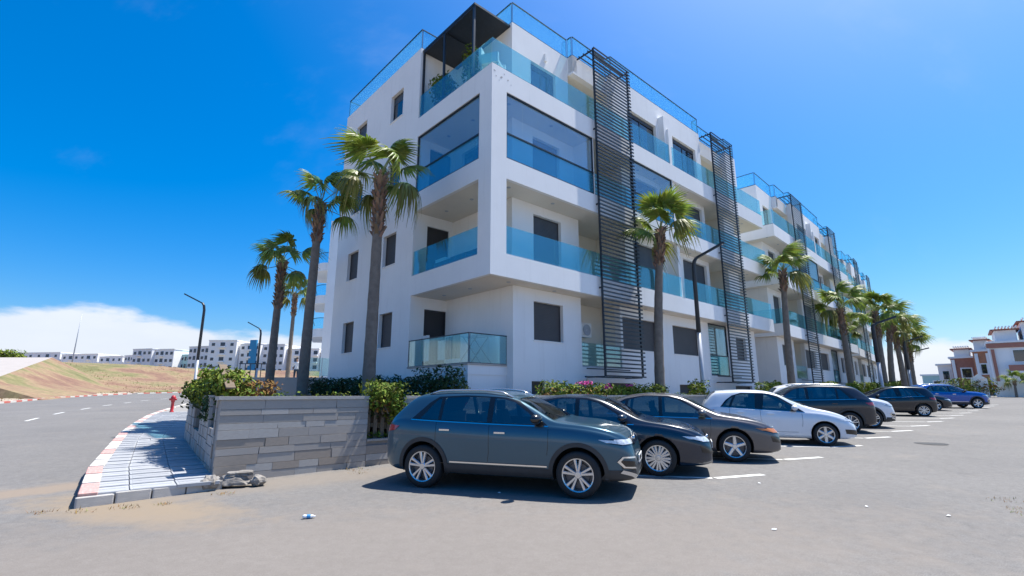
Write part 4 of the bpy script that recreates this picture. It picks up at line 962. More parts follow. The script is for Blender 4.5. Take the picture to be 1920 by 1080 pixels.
def place(o, wheel, yaw, kind, which='front', near=-1):
    # put the given wheel's ground contact at the given point; yaw is the heading's azimuth
    c = CARS[kind]; ang = math.pi/2-R(yaw); M = Matrix.Rotation(ang, 4, 'Z')
    loc = Vector((c['ax'][1] if which == 'front' else c['ax'][0], near*(c['W']-.1), 0)); off = M @ loc
    p = Vector((wheel[0]-off.x, wheel[1]-off.y)); o.location = (p.x, p.y, G(p.x, p.y))
    o.rotation_mode = 'QUATERNION'; o.rotation_quaternion = (TILT @ M).to_quaternion()
c1 = car('suv', 'paint_grey', 'blue grey crossover with roof rails and silver alloys parked beside the garden wall', 5, True, 'suv', 'alloy', 'lamp_clear', True)
place(c1, (1.00, 7.82), 108.3, 'suv')
c2 = car('sedan', 'paint_black', 'glossy navy black saloon between the blue grey crossover and the brown grey saloon', 9, True, 'sedan'); place(c2, (2.72, 9.62), 109, 'sedan')
c3 = car('sedan', 'paint_brown', 'dusty brown grey saloon with amber headlamp corners and five spoke wheels', 5, False, 'sedan', 'alloy', 'lamp_amber'); place(c3, (4.88, 11.30), 109, 'sedan')
c4 = car('hatch', 'paint_silver', 'small silver white hatchback with plain hub caps', 6, False, 'hatch'); place(c4, (8.62, 14.11), 108, 'hatch')
c5 = car('crossover', 'paint_dark', 'black sport utility car parked nose in beside the silver hatchback', 5, True, 'suv', 'alloy', 'lamp_clear', True); place(c5, (11.71, 17.67), 289, 'crossover', 'rear', 1)
c6 = car('crossover', 'paint_white', 'white crossover peeking out behind the black sport utility car', 5, True, 'suv', 'alloy', 'lamp_clear', True); place(c6, (13.78, 19.52), 108, 'crossover')
c7 = car('hatch', 'paint_jet', 'black hatchback parked nose in near the blue crossover', 6, True, 'hatch'); place(c7, (21.39, 26.34), 292, 'hatch', 'rear', 1); c7.scale = (1.07, 1.05, 1.03)
c8 = car('suv', 'paint_blue', 'bright blue crossover at the far end of the parked row', 6, False, 'suv', 'alloy', 'lamp_clear', True); place(c8, (31.6, 34.67), 104, 'suv'); c8.scale = (1.06, 1.04, 1.05)
c9 = car('sedan', 'paint_dark', 'dark saloon mostly hidden between the black hatchback and the blue crossover', 5, False, 'sedan'); place(c9, (26.6, 31.8), 108, 'sedan')

# ------------------------------------------------------------------ palms
mat('palm_leaf', (.18, .245, .040), rough=.45, island=.35, spec=.4)
mat('palm_leaf_old', (.19, .20, .045), rough=.5, island=.35)
mat('petiole', (.19, .22, .07), rough=.5, var=.2)
mat('palm_trunk', (.23, .195, .165), col2=(.15, .125, .105), scale=5, rough=.95, bump=.6, bscale=14)
mat('palm_boots', (.22, .145, .10), rough=.95, island=.4)
for nm in ('palm_leaf', 'palm_leaf_old'):
    t = MATS[nm].node_tree; p = t.nodes['Principled BSDF']; tr = t.nodes.new('ShaderNodeBsdfTranslucent'); mx = t.nodes.new('ShaderNodeMixShader'); mx.inputs[0].default_value = .38
    lnk = p.inputs['Base Color'].links[0].from_socket; t.links.new(lnk, tr.inputs[0]); out = t.nodes['Material Output']; t.links.new(p.outputs[0], mx.inputs[1]); t.links.new(tr.outputs[0], mx.inputs[2]); t.links.new(mx.outputs[0], out.inputs[0])
def frond_mesh(seed, lp, rl, droop, old=False):
    r = random.Random(seed); mb = MB(); bend = r.uniform(.05, .16)
    pts = []
    for k in range(6):
        t = k/5; pts.append((lp*t, .04*math.sin(t*3+seed), -bend*lp*t*t))
    mb.tube(pts, [.028, .022, .018, .015, .013, .012], 5, 1)
    hub = Vector(pts[-1]); nseg = 30
    for i in range(nseg):
        th = R(-128+256*i/(nseg-1))+r.uniform(-.03, .03); ln = rl*(.80+.20*math.cos(th*.6))*r.uniform(.88, 1.06)
        d = Vector((math.cos(th), math.sin(th), 0)); e = Vector((-math.sin(th), math.cos(th), 0)); dr = droop*r.uniform(.7, 1.5); cup = .22
        st = []
        for (t, wd) in ((0.02, .006), (.25, .032), (.5, .040), (.68, .024), (.85, .012), (1.0, .002)):
            rr = ln*t; c = hub+d*rr; sag = -dr*ln*max(0, t-.30)**1.7*1.9+cup*ln*t*(abs(math.sin(th)))*.35-.10*ln*t*t
            hk = max(0, t-.55); c = c-d*(hk*hk*ln*.55*dr/.6); c.z += sag
            st.append((c-e*wd*rl/.62+Vector((0, 0, -.008*rl)), c+Vector((0, 0, .012*rl)), c+e*wd*rl/.62+Vector((0, 0, -.008*rl))))
        vs = [p for s in st for p in s]
        mb.add(vs, [f for k in range(len(st)-1) for f in ((3*k, 3*k+1, 3*k+4, 3*k+3), (3*k+1, 3*k+2, 3*k+5, 3*k+4))])
    return mb.mesh('frond', ['palm_leaf_old' if old else 'palm_leaf', 'petiole'], False, False)
FR = [frond_mesh(k, .86+.12*(k % 3), .78, .42+.22*(k % 3)) for k in range(7)]+[frond_mesh(20+k, .78, .72, 1.25, True) for k in range(2)]
def palm(p, h, lean, nf, rt, label, seed, boots=2.0, sc=1.0):
    r = random.Random(seed); root = empty('palm_tree', p, 0, label, 'palm tree', 'fan palms in the planted strips'); top = Vector((lean[0], lean[1], h))
    def ctr(t): return Vector((lean[0]*t*t*.8+lean[0]*t*.2, lean[1]*t*t*.8+lean[1]*t*.2, h*t))
    n = 26; tk = MB(); pts = [ctr(k/n)-Vector((0, 0, .3 if k == 0 else 0)) for k in range(n+1)]
    rad = []
    for k in range(n+1):
        t = k/n; base = rt*(1.0-.30*min(1, t*1.1))
        rad.append((base*(1+.03*math.sin(k*2.3+seed)))*(1.2 if k == 0 else 1) if t < .97 else base*.8)
    tk.tube(pts, rad, 14); tr_ = tk.obj('trunk', 'palm_trunk', root, True)
    bo = MB(); nb = int(46*boots)
    for k in range(nb):
        t = 1-boots/h*(k/nb)**1.1*.98; c = ctr(t); a = k*2.39996+r.uniform(-.2, .2); d = Vector((math.cos(a), math.sin(a), 0)); e = Vector((-math.sin(a), math.cos(a), 0)); rr = rt*(.74+.10*r.random())
        ln = r.uniform(.15, .27); w = r.uniform(.05, .085); q = c+d*rr*.75; tip = c+d*(rr+ln*r.uniform(.35, .62))+Vector((0, 0, ln*r.uniform(.55, 1.0)))
        bo.add([q-e*w+Vector((0, 0, -.09)), q+e*w+Vector((0, 0, -.09)), tip+e*w*.45, tip-e*w*.45, c+d*rr*.55+Vector((0, 0, .10))], [(0, 1, 2, 3), (3, 2, 4), (0, 3, 4), (1, 4, 2)])
    tag(bo.obj('leaf_bases', 'palm_boots', tr_, False, False), kind='stuff')
    apex = ctr(1.0)
    for k in range(nf):
        t = (k+.5)/nf; a = k*2.39996+seed; el = R(82-92*t**.95+r.uniform(-14, 14)); me = r.choice(FR[:7]) if t < .74 else r.choice(FR[5:])
        o = link('frond', me, root); o.location = apex+Vector((0, 0, .12-.28*t)); o.rotation_mode = 'QUATERNION'
        o.rotation_quaternion = (Matrix.Rotation(a, 4, 'Z') @ Matrix.Rotation(-el, 4, 'Y') @ Matrix.Rotation(r.uniform(-.7, .7), 4, 'X')).to_quaternion()
        o.scale = [sc*r.uniform(.88, 1.08)]*3
    return root
palm(W(-2.5, 2.62, 1.33), 7.1, (.0, .0), 12, .20, 'thick fan palm beside the shuttered windows of the corner block', 1, 2.1, 1.05)
palm(W(-2.5, 8.1, 1.33), 7.8, (.05, .1), 11, .21, 'fan palm standing between the corner block and the slimmer shaggy palm', 2, 1.7, 1.05)
palm(W(-2.6, 11.85, 1.33), 6.0, (.05, .0), 10, .19, 'shorter fan palm nearest the kerb lamps with shaggy upper trunk', 3, 2.2, 1.02)
palm(Vector((-15.65, 34.9, 1.9)), 6.6, (.0, .0), 11, .16, 'slender distant palm beside the standing person on the terrace', 4, 1.6, .9)
palm(W(7.75, -.85, 1.33), 6.75, (.45, .05), 11, .20, 'leaning fan palm behind the flowering hedge between the first two louvre screens', 5, 1.6, 1.05)
palm(W(21.4, -.85, 1.33), 7.3, (.25, .0), 11, .21, 'fan palm in the gap between the corner block and the next block', 6, 1.3, 1.12)
palm(W(33.4, -.75, 1.4), 6.3, (-.1, .0), 11, .24, 'fan palm in front of the second block close to the fourth screen', 7, 2.0, 1.25)
palm(W(42.6, -.9, 1.5), 7.0, (.1, .0), 12, .25, 'tall fan palm leading the dense cluster at the street end', 8, 2.4, 1.3)
for k, (a, b, h, ln, l) in enumerate(((46.2, -.7, 6.7, .7, 'thick leaning palm with a bulging trunk inside the cluster'), (49.5, -1.0, 6.3, -.2, 'palm rising straight behind the leaning palm of the cluster'), (53, -.8, 6.1, .2, 'palm beside the small far lamps of the cluster'), (56, -.6, 5.3, .2, 'last palm of the cluster, partly hidden by its neighbours'), (40.2, 1.0, 5.4, 0, 'slim palm close to the facade of the second block'))):
    palm(W(a, b, 1.5), h, (ln, 0), 11, .27 if k != 4 else .15, l, 30+k, 2.2, 1.3 if k != 4 else 1.0)

# ------------------------------------------------------------------ street lamps
def street_lamp(p, h, az, label, arm=1.45, fat=1.0):
    root = empty('street_lamp', p, 0, label, 'street lamp', 'angled street lamps'); d = Vector((math.sin(az), math.cos(az), 0)); z0 = -1.2
    l = MB(); l.tube([(0, 0, z0), (0, 0, h*.42)], [.10*fat, .085*fat], 14); l.obj('lower_pole', 'steel_grey', root, True)
    l = MB(); l.tube([(0, 0, h*.42), (0, 0, h*.86), Vector((0, 0, h*.90))+d*.05, Vector((0, 0, h*.925))+d*.16], [.095*fat, .085*fat, .083*fat, .08*fat], 14); u = l.obj('upper_pole', 'steel_dark', root, True)
    l = MB(); l.beam(Vector((0, 0, h*.92))+d*.13, Vector((0, 0, h))+d*arm, .13*fat, .085*fat); l.obj('arm', 'steel_dark', root)
    l = MB(); l.beam(Vector((0, 0, h*.975))+d*(arm*.62)-Vector((0, 0, .02)), Vector((0, 0, h*.995))+d*(arm*.96)-Vector((0, 0, .035)), .10, .02); l.obj('lamp_panel', 'white_plastic', root)
    return root
OUT = math.atan2(math.cos(AZ), -math.sin(AZ))
street_lamp(W(10.85, -1.0, 1.33), 6.6, OUT-.25, 'lamp in front of the second louvre screen of the corner block', 1.35)
street_lamp(W(38.9, -1.4, 1.4), 6.1, OUT-.2, 'lamp leaning over the street ahead of the palm cluster', 1.6, 1.7)
street_lamp(W(51, -1.2, 1.5), 5.4, OUT-.2, 'middle one of the small lamps next to the palm cluster', 1.5, 1.4)
street_lamp(W(57.5, -.5, 1.6), 4.6, OUT-.2, 'smallest lamp beyond the palm cluster', 1.6, 1.3)
street_lamp(onground((-21.5, 34.0)), 7.8, R(-105), 'lamp over the curved road beside the leafy corner bush', 1.35)
street_lamp(onground((-23.5, 46.0)), 7.3, R(-105), 'lamp farther up the curved road by the white flats', 1.2)

# ------------------------------------------------------------------ hedges and bushes
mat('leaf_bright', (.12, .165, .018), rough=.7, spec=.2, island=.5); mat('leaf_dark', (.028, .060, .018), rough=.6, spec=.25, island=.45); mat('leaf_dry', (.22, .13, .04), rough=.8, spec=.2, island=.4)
mat('flower_pink', (.62, .05, .30), rough=.6, island=.3); mat('twig', (.16, .11, .07), rough=.9)
def leaves(mb, n, f, size, r, mi=0):
    for _ in range(n):
        c, nr = f(r)
        a = Vector((r.gauss(0, 1), r.gauss(0, 1), r.gauss(0, 1))); nn2 = (nr+a*.55).normalized(); t = nn2.cross(Vector((r.gauss(0, 1), r.gauss(0, 1), r.gauss(0, 1)))).normalized(); b = nn2.cross(t)
        s = size*r.uniform(.6, 1.3); fold = nn2*s*.18
        mb.add([c-t*s, c-b*s*.5+fold, c+t*s, c+b*s*.5+fold], [(0, 1, 2), (0, 2, 3)], mi)
def blob(cx, cy, cz, rx, ry, rz, sq=1.0):
    ph = [rnd.uniform(0, 6.28) for _ in range(4)]
    def f(r):
        while True:
            v = Vector((r.gauss(0, 1), r.gauss(0, 1), r.gauss(0, 1))).normalized()
            m = max(abs(v.x), abs(v.y), abs(v.z)); u = v*(1-sq)+v/m*sq if sq else v
            q = r.random()**.30; k = 1+.16*math.sin(5*v.x+ph[0])+.14*math.sin(6*v.y+ph[1])+.13*math.sin(7*v.z+ph[2])
            return Vector((cx+u.x*rx*q*k, cy+u.y*ry*q*k, cz+u.z*rz*q*k)), v
    return f
def bush(name, loc, rz, label, cat, blobs, seed, stems=3, flowers=None):
    r = random.Random(seed); root = empty(name, loc, rz, label, cat); mb = MB()
    for (b, n, size, mi) in blobs: leaves(mb, n, blob(*b), size, r, mi)
    mb.obj('foliage', ['leaf_bright', 'leaf_dark', 'leaf_dry'], root, False, False)
    if flowers:
        fb = MB(); 
        for (b, n, size) in flowers: leaves(fb, n, blob(*b), size, r)
        fb.obj('flowers', 'flower_pink', root, False, False)
    st = MB()
    for (b, n, size, mi) in blobs:
        for k in range(stems):
            a = r.uniform(0, 6.28); st.tube([(b[0]+r.uniform(-.3, .3)*b[3], b[1]+.1*math.sin(a), b[2]-b[5]*1.02), (b[0]+b[3]*.4*math.cos(a), b[1]+b[4]*.4*math.sin(a), b[2]), (b[0]+b[3]*.75*math.cos(a), b[1]+b[4]*.75*math.sin(a), b[2]+b[5]*.55)], [.018, .012, .005], 5)
    tag(st.obj('stems', 'twig', root, False, False), kind='stuff')
    return root
# flowering hedge over the wall
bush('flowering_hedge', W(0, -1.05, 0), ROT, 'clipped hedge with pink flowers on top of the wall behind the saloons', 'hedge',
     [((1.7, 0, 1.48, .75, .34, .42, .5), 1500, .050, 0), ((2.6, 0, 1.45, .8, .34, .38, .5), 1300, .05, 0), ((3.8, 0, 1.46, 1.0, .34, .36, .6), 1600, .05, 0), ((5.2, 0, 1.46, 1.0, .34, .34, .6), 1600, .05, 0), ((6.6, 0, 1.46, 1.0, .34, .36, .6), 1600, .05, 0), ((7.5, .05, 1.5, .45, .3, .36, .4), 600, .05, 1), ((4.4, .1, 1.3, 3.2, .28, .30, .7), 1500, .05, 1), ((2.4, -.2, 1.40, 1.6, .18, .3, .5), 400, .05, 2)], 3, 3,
     [((3.05, -.05, 1.84, .30, .2, .07, 0), 120, .045), ((4.05, -.15, 1.74, .16, .12, .10, 0), 60, .045), ((5.3, -.1, 1.80, .25, .15, .04, 0), 25, .04)])
bush('planter_bush', W(-4.05, -1.32, 0), ROT, 'bushy green creeper spilling over the wooden slats in the wall gap', 'bush', [((0, .05, 1.50, .45, .33, .30, .45), 1100, .05, 0), ((.25, 0, 1.25, .22, .24, .34, .3), 380, .05, 0), ((-.1, .1, 1.3, .35, .2, .25, .3), 380, .05, 1), ((-.1, .12, .66, .3, .1, .06, .3), 160, .04, 0), ((0, -.05, 1.3, .3, .1, .2, 0), 120, .05, 2)], 5)
bush('corner_bush', W(-6.75, 1.2, 0), ROT, 'large leafy bush with dry leaves at the wall corner, a plank leaning in it', 'bush',
     [((.05, -1.0, 1.60, .36, .55, .36, .3), 1200, .055, 0), ((-.05, -.2, 1.68, .38, .65, .36, .3), 1300, .055, 0), ((.0, 1.0, 1.58, .36, .65, .32, .3), 1200, .055, 0), ((.15, 2.6, 1.58, .34, .8, .30, .3), 1300, .06, 0), ((.4, 3.9, 1.55, .30, .6, .25, .2), 900, .06, 0), ((-.15, -.9, 1.2, .3, .5, .35, .2), 700, .05, 1), ((.4, -1.2, 1.55, .5, .4, .26, .3), 600, .05, 2), ((0, .4, 1.5, .4, 1.4, .3, .3), 700, .05, 1)], 7)
pk = MB(); pk.beam(W(-6.62, 1.55, 2.16), W(-6.92, -.75, 1.62), .16, .03); po = pk.obj('plank', 'old_wood'); tag(po, 'weathered plank tilted in the leafy bush at the wall corner', 'plank')
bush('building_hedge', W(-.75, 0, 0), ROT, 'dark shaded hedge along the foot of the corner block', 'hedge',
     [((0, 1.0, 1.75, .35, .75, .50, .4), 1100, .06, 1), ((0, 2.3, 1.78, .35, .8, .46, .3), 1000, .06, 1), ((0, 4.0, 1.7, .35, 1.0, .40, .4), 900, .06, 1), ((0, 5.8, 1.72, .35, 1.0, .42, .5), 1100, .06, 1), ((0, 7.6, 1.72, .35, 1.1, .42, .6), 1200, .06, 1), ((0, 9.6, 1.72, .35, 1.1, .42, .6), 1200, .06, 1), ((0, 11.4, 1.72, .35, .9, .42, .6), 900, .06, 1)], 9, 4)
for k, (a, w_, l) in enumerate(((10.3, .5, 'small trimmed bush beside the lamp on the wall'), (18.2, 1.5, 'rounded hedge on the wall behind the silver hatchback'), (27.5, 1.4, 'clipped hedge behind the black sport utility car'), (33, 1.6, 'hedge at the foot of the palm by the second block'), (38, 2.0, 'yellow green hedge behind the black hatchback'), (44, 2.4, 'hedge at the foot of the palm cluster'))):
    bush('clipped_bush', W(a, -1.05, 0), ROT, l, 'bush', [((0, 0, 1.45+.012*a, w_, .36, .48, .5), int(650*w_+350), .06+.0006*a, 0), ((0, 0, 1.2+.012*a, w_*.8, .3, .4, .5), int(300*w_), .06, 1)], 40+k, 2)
# creeping weeds along the wall top
wd = MB(); rr_ = random.Random(4)
for (a0, a1) in ((-6.8, -4.7), (-3.4, 1.0), (8.3, 9.6), (11, 16)):
    for k in range(int((a1-a0)*55)):
        a = rr_.uniform(a0, a1); c = W(a, -1.1+rr_.uniform(-.08, .12), 1.47+rr_.random()**2*.09); leaves(wd, 1, lambda r: (c, Vector((0, 0, 1))), .035, rr_)
wo_ = wd.obj('ground_ivy', ['leaf_bright'], None, False, False); tag(wo_, 'low creeping ivy along the top of the garden wall', 'ivy', kind='stuff')

# ------------------------------------------------------------------ far flats, sheds and mast beyond the field
mat('flat_white', (.84, .84, .84), var=.05, scale=.2, rough=.9); mat('flat_grey', (.74, .75, .78), var=.05, scale=.2, rough=.9); mat('flat_blue', (.03, .25, .48), rough=.7); mat('flat_teal', (.42, .62, .62), rough=.8)
mat('far_window', (.05, .06, .08), rough=.2); mat('brick', (.40, .19, .14), col2=(.34, .15, .115), scale=3, rough=.9); mat('brick_orange', (.46, .21, .12), var=.15, scale=3, rough=.9); mat('roof_tile', (.28, .12, .09), var=.2, rough=.9)
WINM = {}
def far_block(p0, p1, dep, z0, z1, floors, cols, label, m='flat_white', name='apartment_block', wall_extra=None):
    """a block whose front runs from p0 to p1 (plan), z0 hidden base, windows on the front"""
    p0 = Vector(p0); p1 = Vector(p1); d = p1-p0; wid = d.length; ang = math.atan2(d.y, d.x)
    root = empty(name, (p0.x, p0.y, z0), ang, label, 'building', None); w = MB(); w.box(0, wid, 0, dep, 0, z1-z0); w.obj('wall', m, root)
    c = MB(); c.box(-.15, wid+.15, -.15, dep+.15, z1-z0, z1-z0+.35); c.obj('parapet', m, root)
    fh = 3.1; cw = wid/cols
    for f in range(floors):
        zc = z1-z0-1.55-fh*f
        for k in range(cols):
            kind = (k+f*0) % 3; ww, hh = (1.3, 1.2) if kind != 1 else (1.9, 1.7)
            o = piece('window', UB, root, ((k+.5)*cw, -.02, zc), (min(ww, cw*.6), .12, hh), 0, 'far_window')
            if kind == 1 and cw > 2.2: b = piece('balcony', UB, root, ((k+.5)*cw, -.45, zc-1.1), (min(2.6, cw*.8), .9, .7), 0, m)
    if wall_extra: wall_extra(root, wid, dep, z1-z0)
    return root
far_block((-166, 217), (-155.5, 214), 12, 5, 20.3, 3, 4, 'pale three storey flats at the outer end of the far row', 'flat_grey')
far_block((-155.2, 215.5), (-145.6, 213.5), 12, 5, 20.1, 3, 4, 'pale flats joined to the outer end of the far row, with awnings')
far_block((-145.2, 218), (-140.6, 217), 10, 5, 18.0, 3, 3, 'small teal tinted flats between two taller far blocks', 'flat_teal')
far_block((-140.2, 215), (-129.8, 212), 12, 5, 21.2, 3, 5, 'white flats left of the tallest far block across the field', 'flat_grey')
far_block((-129.5, 211), (-117.6, 211), 14, 5, 23.6, 4, 3, 'tallest white far block with stacked balconies')
def stripe_(root, wid, dep, h): o = piece('blue_panel', UB, root, (wid*.70, -.3, h/2+.9), (3.2, .8, h+1.6), 0, 'flat_blue')
far_block((-117.2, 213), (-107.5, 211), 13, 5, 22.3, 4, 3, 'far block with a tall bright blue vertical panel', 'flat_white', wall_extra=stripe_)
far_block((-107.2, 213), (-97.5, 212), 13, 5, 22.0, 4, 4, 'white four storey far flats behind the palm trunks', 'flat_grey')
far_block((-97, 214), (-83, 213), 13, 5, 20.2, 3, 5, 'lower white far flats next to the corner block edge')
far_block((-82.5, 214), (-66, 214), 13, 5, 19.2, 3, 5, 'last far flats, mostly behind the corner block')
for k, (x0, x1, z1, m, l) in enumerate(((-265, -235, 22.3, 'flat_grey', 'long grey shed beyond the field near the green tree'), (-234, -212, 21.2, 'flat_white', 'low white shed in the middle of the far skyline'), (-211, -196, 19.8, 'flat_white', 'small white outbuilding on the far skyline'), (-195, -186, 20.0, 'flat_grey', 'low block under the dark awning beside the far flats'))):
    far_block((x0, 262-k*4), (x1, 258-k*4), 12, 5, z1, 1, 6 if k < 2 else 4, l, m, 'shed')
ms = MB(); ms.tube([(0, 0, -8), (0, 0, 6), (0, 0, 14.4)], [.22, .14, .05], 8); mo = ms.obj('mast', 'steel_grey', None, True); mo.location = (-132.6, 150, 11); tag(mo, 'thin tall mast standing alone on the far field edge', 'mast')
mo.rotation_euler = (0, R(1.2), 0)
bush('tree_clump', (-124, 121, 8.6), 0, 'rounded green tree clump at the top of the pale ramp', 'tree', [((0, 0, 1.6, 4.2, 2.5, 1.9, .2), 1500, .30, 0), ((-5, 0, 1.0, 2.5, 2, 1.5, .2), 600, .3, 2), ((2.5, 0, 1.2, 2.5, 2, 1.6, .2), 700, .3, 0), ((0, 0, .4, 5, 2, 1.0, .2), 500, .3, 1)], 71, 2)
# weeds on the field
fg = MB(); fr_ = random.Random(21)
for _ in range(9000):
    s = fr_.uniform(30, FL); d = .8+fr_.random()**1.6*55
    if d < 4 and fr_.random() < .75: continue
    p, t = along(FARK, s); q = p+Vector((-t.y, t.x))*d; c = Vector((q.x, q.y, G(q.x, q.y)+.10+field_h(s-45, d))); k = fr_.uniform(.08, .22); m = 0 if fr_.random() < .45 else 2
    for _b in range(3):
        a = fr_.uniform(0, 6.28); e = Vector((math.cos(a), math.sin(a), 0)); fg.add([c-e*k*.35, c+e*k*.35, c+e*k*fr_.uniform(-.4, .4)+Vector((0, 0, k*fr_.uniform(.5, 1.1)))], [(0, 1, 2)], m)
fo_ = fg.obj('weeds', ['leaf_bright', 'leaf_dark', 'leaf_dry'], None, False, False); tag(fo_, 'dry grass and weeds scattered over the field', 'weeds', kind='stuff')
for k, (s, d, sz, mi, l) in enumerate(((62, 6.5, .8, 1, 'grey green shrub growing at the edge of the field'), (54, 5.0, .55, 2, 'dry brown shrub close to the striped far kerb'), (48, 16, .9, 1, 'dark shrub halfway up the field beside the ramp'), (70, 3.6, .5, 2, 'withered low shrub on the sandy verge'))):
    p, t = along(FARK, s); q = p+Vector((-t.y, t.x))*d; z = G(q.x, q.y)+.1+field_h(s-45, d)
    bush('field_shrub', (q.x, q.y, z), 0, l, 'shrub', [((0, 0, sz*.5, sz, sz*.8, sz*.6, 0), 260, .14, mi), ((.3, 0, sz*.4, sz*.7, sz*.6, sz*.5, 0), 120, .14, 2)], 80+k, 2)

# ------------------------------------------------------------------ brick houses at the street end
def house(p, ang, wid, dep, h, label, m, extra):
    root = empty('town_house', p, ang, label, 'house'); w = MB(); w.box(0, wid, 0, dep, -1, h); w.obj('wall', m, root)
    r = MB(); r.box(-.25, wid+.25, -.35, dep+.2, h, h+.28); r.obj('cornice', 'flat_white', root)
    for (kind, u0, u1, z0, z1) in extra:
        if kind == 'win':
            f = MB(); f.box(u0-.18, u1+.18, -.10, .0, z0-.18, z1+.18); wo2 = f.obj('window', 'flat_white', root); g_ = MB(); g_.box(u0, u1, -.13, -.10, z0, z1); g_.obj('pane', 'pane_dark', wo2)
        elif kind == 'white': f = MB(); f.box(u0, u1, -.22, -.002, z0, z1); f.obj('pilaster', 'flat_white', root)
        elif kind == 'brickband': f = MB(); f.box(u0, u1, -.25, -.004, z0, z1); f.obj('brick_band', 'brick', root)
        elif kind == 'balcony':
            f = MB(); f.box(u0, u1, -1.3, -.003, z0, z0+.25); b_ = f.obj('balcony', 'flat_white', root); f = MB(); f.box(u0, u1, -1.3, -1.25, z0+.25, z0+1.1); f.obj('balcony_front', 'brick', b_)
        elif kind == 'top':
            f = MB(); f.box(u0, u1, 1.2, dep-.5, h+.28, h+.28+z1); t_2 = f.obj('roof_room', 'flat_white', root)
            f = MB(); f.box(u0-.4, u1+.4, .6, dep-.2, h+.28+z1, h+.28+z1+.18)
            f.obj('room_roof', 'roof_tile', t_2)
            for q in range(7): f2 = piece('pergola_beam', UB, t_2, (u0+.2+(u1-u0)*q/6.6, .3, h+.28+z1+.35), (.14, 2.6, .16), 0, 'flat_white')
    return root
hz = 1.35
house((75.1, 88, hz), R(-45), 1.9, 6, 5.0, 'small white house at the outer end of the brick houses', 'flat_white', [('win', .6, 1.4, 2.6, 4.0)])
house((72.3, 82, hz), R(-45), 3.3, 8, 5.8, 'red brick house with one white framed square window', 'brick', [('win', 1.2, 2.3, 2.7, 4.1), ('white', .1, .5, 0, 5.6), ('top', .5, 2.4, 0, 1.2)])
house((72.6, 78.2, hz), R(-48), 2.4, 8, 6.6, 'orange brick house with tall white pilasters between its neighbours', 'brick_orange', [('white', .2, .6, 0, 6.3), ('white', 1.5, 1.9, 0, 6.3), ('win', .75, 1.35, 3.2, 4.6), ('top', .2, 1.8, 0, 1.5)])
house((69.4, 72.0, hz), R(-42), 12, 9, 7.3, 'white house with a brick balcony band and a roof pergola', 'flat_white', [('win', 2.4, 5.0, 4.6, 6.2), ('balcony', 1.6, 7.0, 3.0, 0), ('brickband', .15, .5, .5, 6.4), ('brickband', -.25, 8, 6.6, 7.25), ('win', 2.6, 4.6, 1.4, 2.6), ('top', .9, 3.2, 0, 1.6), ('top', 3.8, 8, 0, 2.6)])
house((77.0, 94, hz), R(-45), 5, 6, 3.4, 'low pale house glimpsed between the palm cluster and the white house', 'flat_teal', [('win', 1.6, 2.6, 1.4, 2.4)])
lw = MB(); lw.box(0, 26, 0, .3, -.6, 2.0); lo = lw.obj('wall_panel', 'flat_white'); lw_root = empty('boundary_wall', (62.0, 64.5, 1.05), R(-38), 'white boundary wall in front of the brick houses', 'wall'); lo.parent = lw_root
gp_ = MB(); gp_.prism([(0, 0), (1.5, 0), (1.5, .5), (0, .5)], -.5, 2.3); gp_.add([(0, 0, 2.3), (1.5, 0, 2.3), (.75, 0, 2.9), (0, .5, 2.3), (1.5, .5, 2.3), (.75, .5, 2.9)], [(0, 1, 2), (3, 5, 4), (0, 2, 5, 3), (1, 4, 5, 2)])
gpo = gp_.obj('gate_pillar', 'flat_white'); gpo.location = (57.2, 62.5, 1.0); gpo.rotation_euler = (0, 0, R(-40)); tag(gpo, 'white gabled gate pillar beside the street end hedge', 'pillar')
bush('street_hedge', (53.5, 62.5, 1.0), R(-20), 'olive green hedge at the street end before the brick houses', 'hedge', [((-3, 0, .8, 3.0, .9, .7, .4), 900, .13, 0), ((1.5, 0, 1.2, 2.2, .9, 1.1, .3), 900, .13, 0), ((4.6, 1.5, 1.3, 1.8, .9, 1.1, .2), 800, .13, 0), ((0, .2, .6, 5, .7, .6, .4), 600, .13, 1), ((4.6, 1, 1.2, 1.6, .8, 1.0, .2), 300, .13, 2)], 91, 2)
bush('street_hedge', (44, 58, .95), R(30), 'low yellow green hedge between the palm cluster and the gate pillar', 'hedge', [((0, 0, .9, 5.5, .8, .8, .5), 900, .16, 0), ((2, 0, 1.2, 2, .8, 1.0, .2), 400, .16, 0)], 92, 2)
for k, (x, y, h) in enumerate(((64.4, 60.6, 2.6), (62.6, 62.6, 2.0), (66.2, 61.0, 2.1))):
    palm(Vector((x, y, 1.05)), h, (.1, 0), 9, .15, ('tallest young palm along the white boundary wall', 'low young palm beside the gate end of the white boundary wall', 'low young palm farthest along the white boundary wall')[k], 120+k, .6, .95)
sb = far_block((50, 108), (66, 100), 8, 1, 7.6, 1, 4, 'low house with a tiled roof seen past the palm cluster', 'flat_white', 'far_house')

# ------------------------------------------------------------------ small street things
mat('hydrant_red', (.42, .015, .025), rough=.45, coat=.3, var=.12, scale=6); mat('rock', (.30, .28, .26), col2=(.15, .135, .12), scale=7, rough=.95, bump=.7, bscale=18)
hy = empty('fire_hydrant', onground((-18.5, 27.6), .12), 0, 'red pillar hydrant on the pavement beside the curved road', 'hydrant')
g = MB(); g.lathe([(.16, 0), (.16, .06), (.11, .10), (.10, .62), (.13, .66), (.13, .72)], 16); g.obj('barrel', 'hydrant_red', hy, True)
g = MB(); g.lathe([(.13, .72), (.17, .76), (.17, .92), (.12, 1.02), (.001, 1.06)], 16); g.obj('cap', 'hydrant_red', hy, True)
hy.scale = (.72, .72, .88)
for sx in (-1, 1):
    g = MB(); g.tube([(sx*.10, 0, .82), (sx*.26, -.03, .80)], [.065, .065], 10); g.obj('outlet', 'hydrant_red', hy, True)
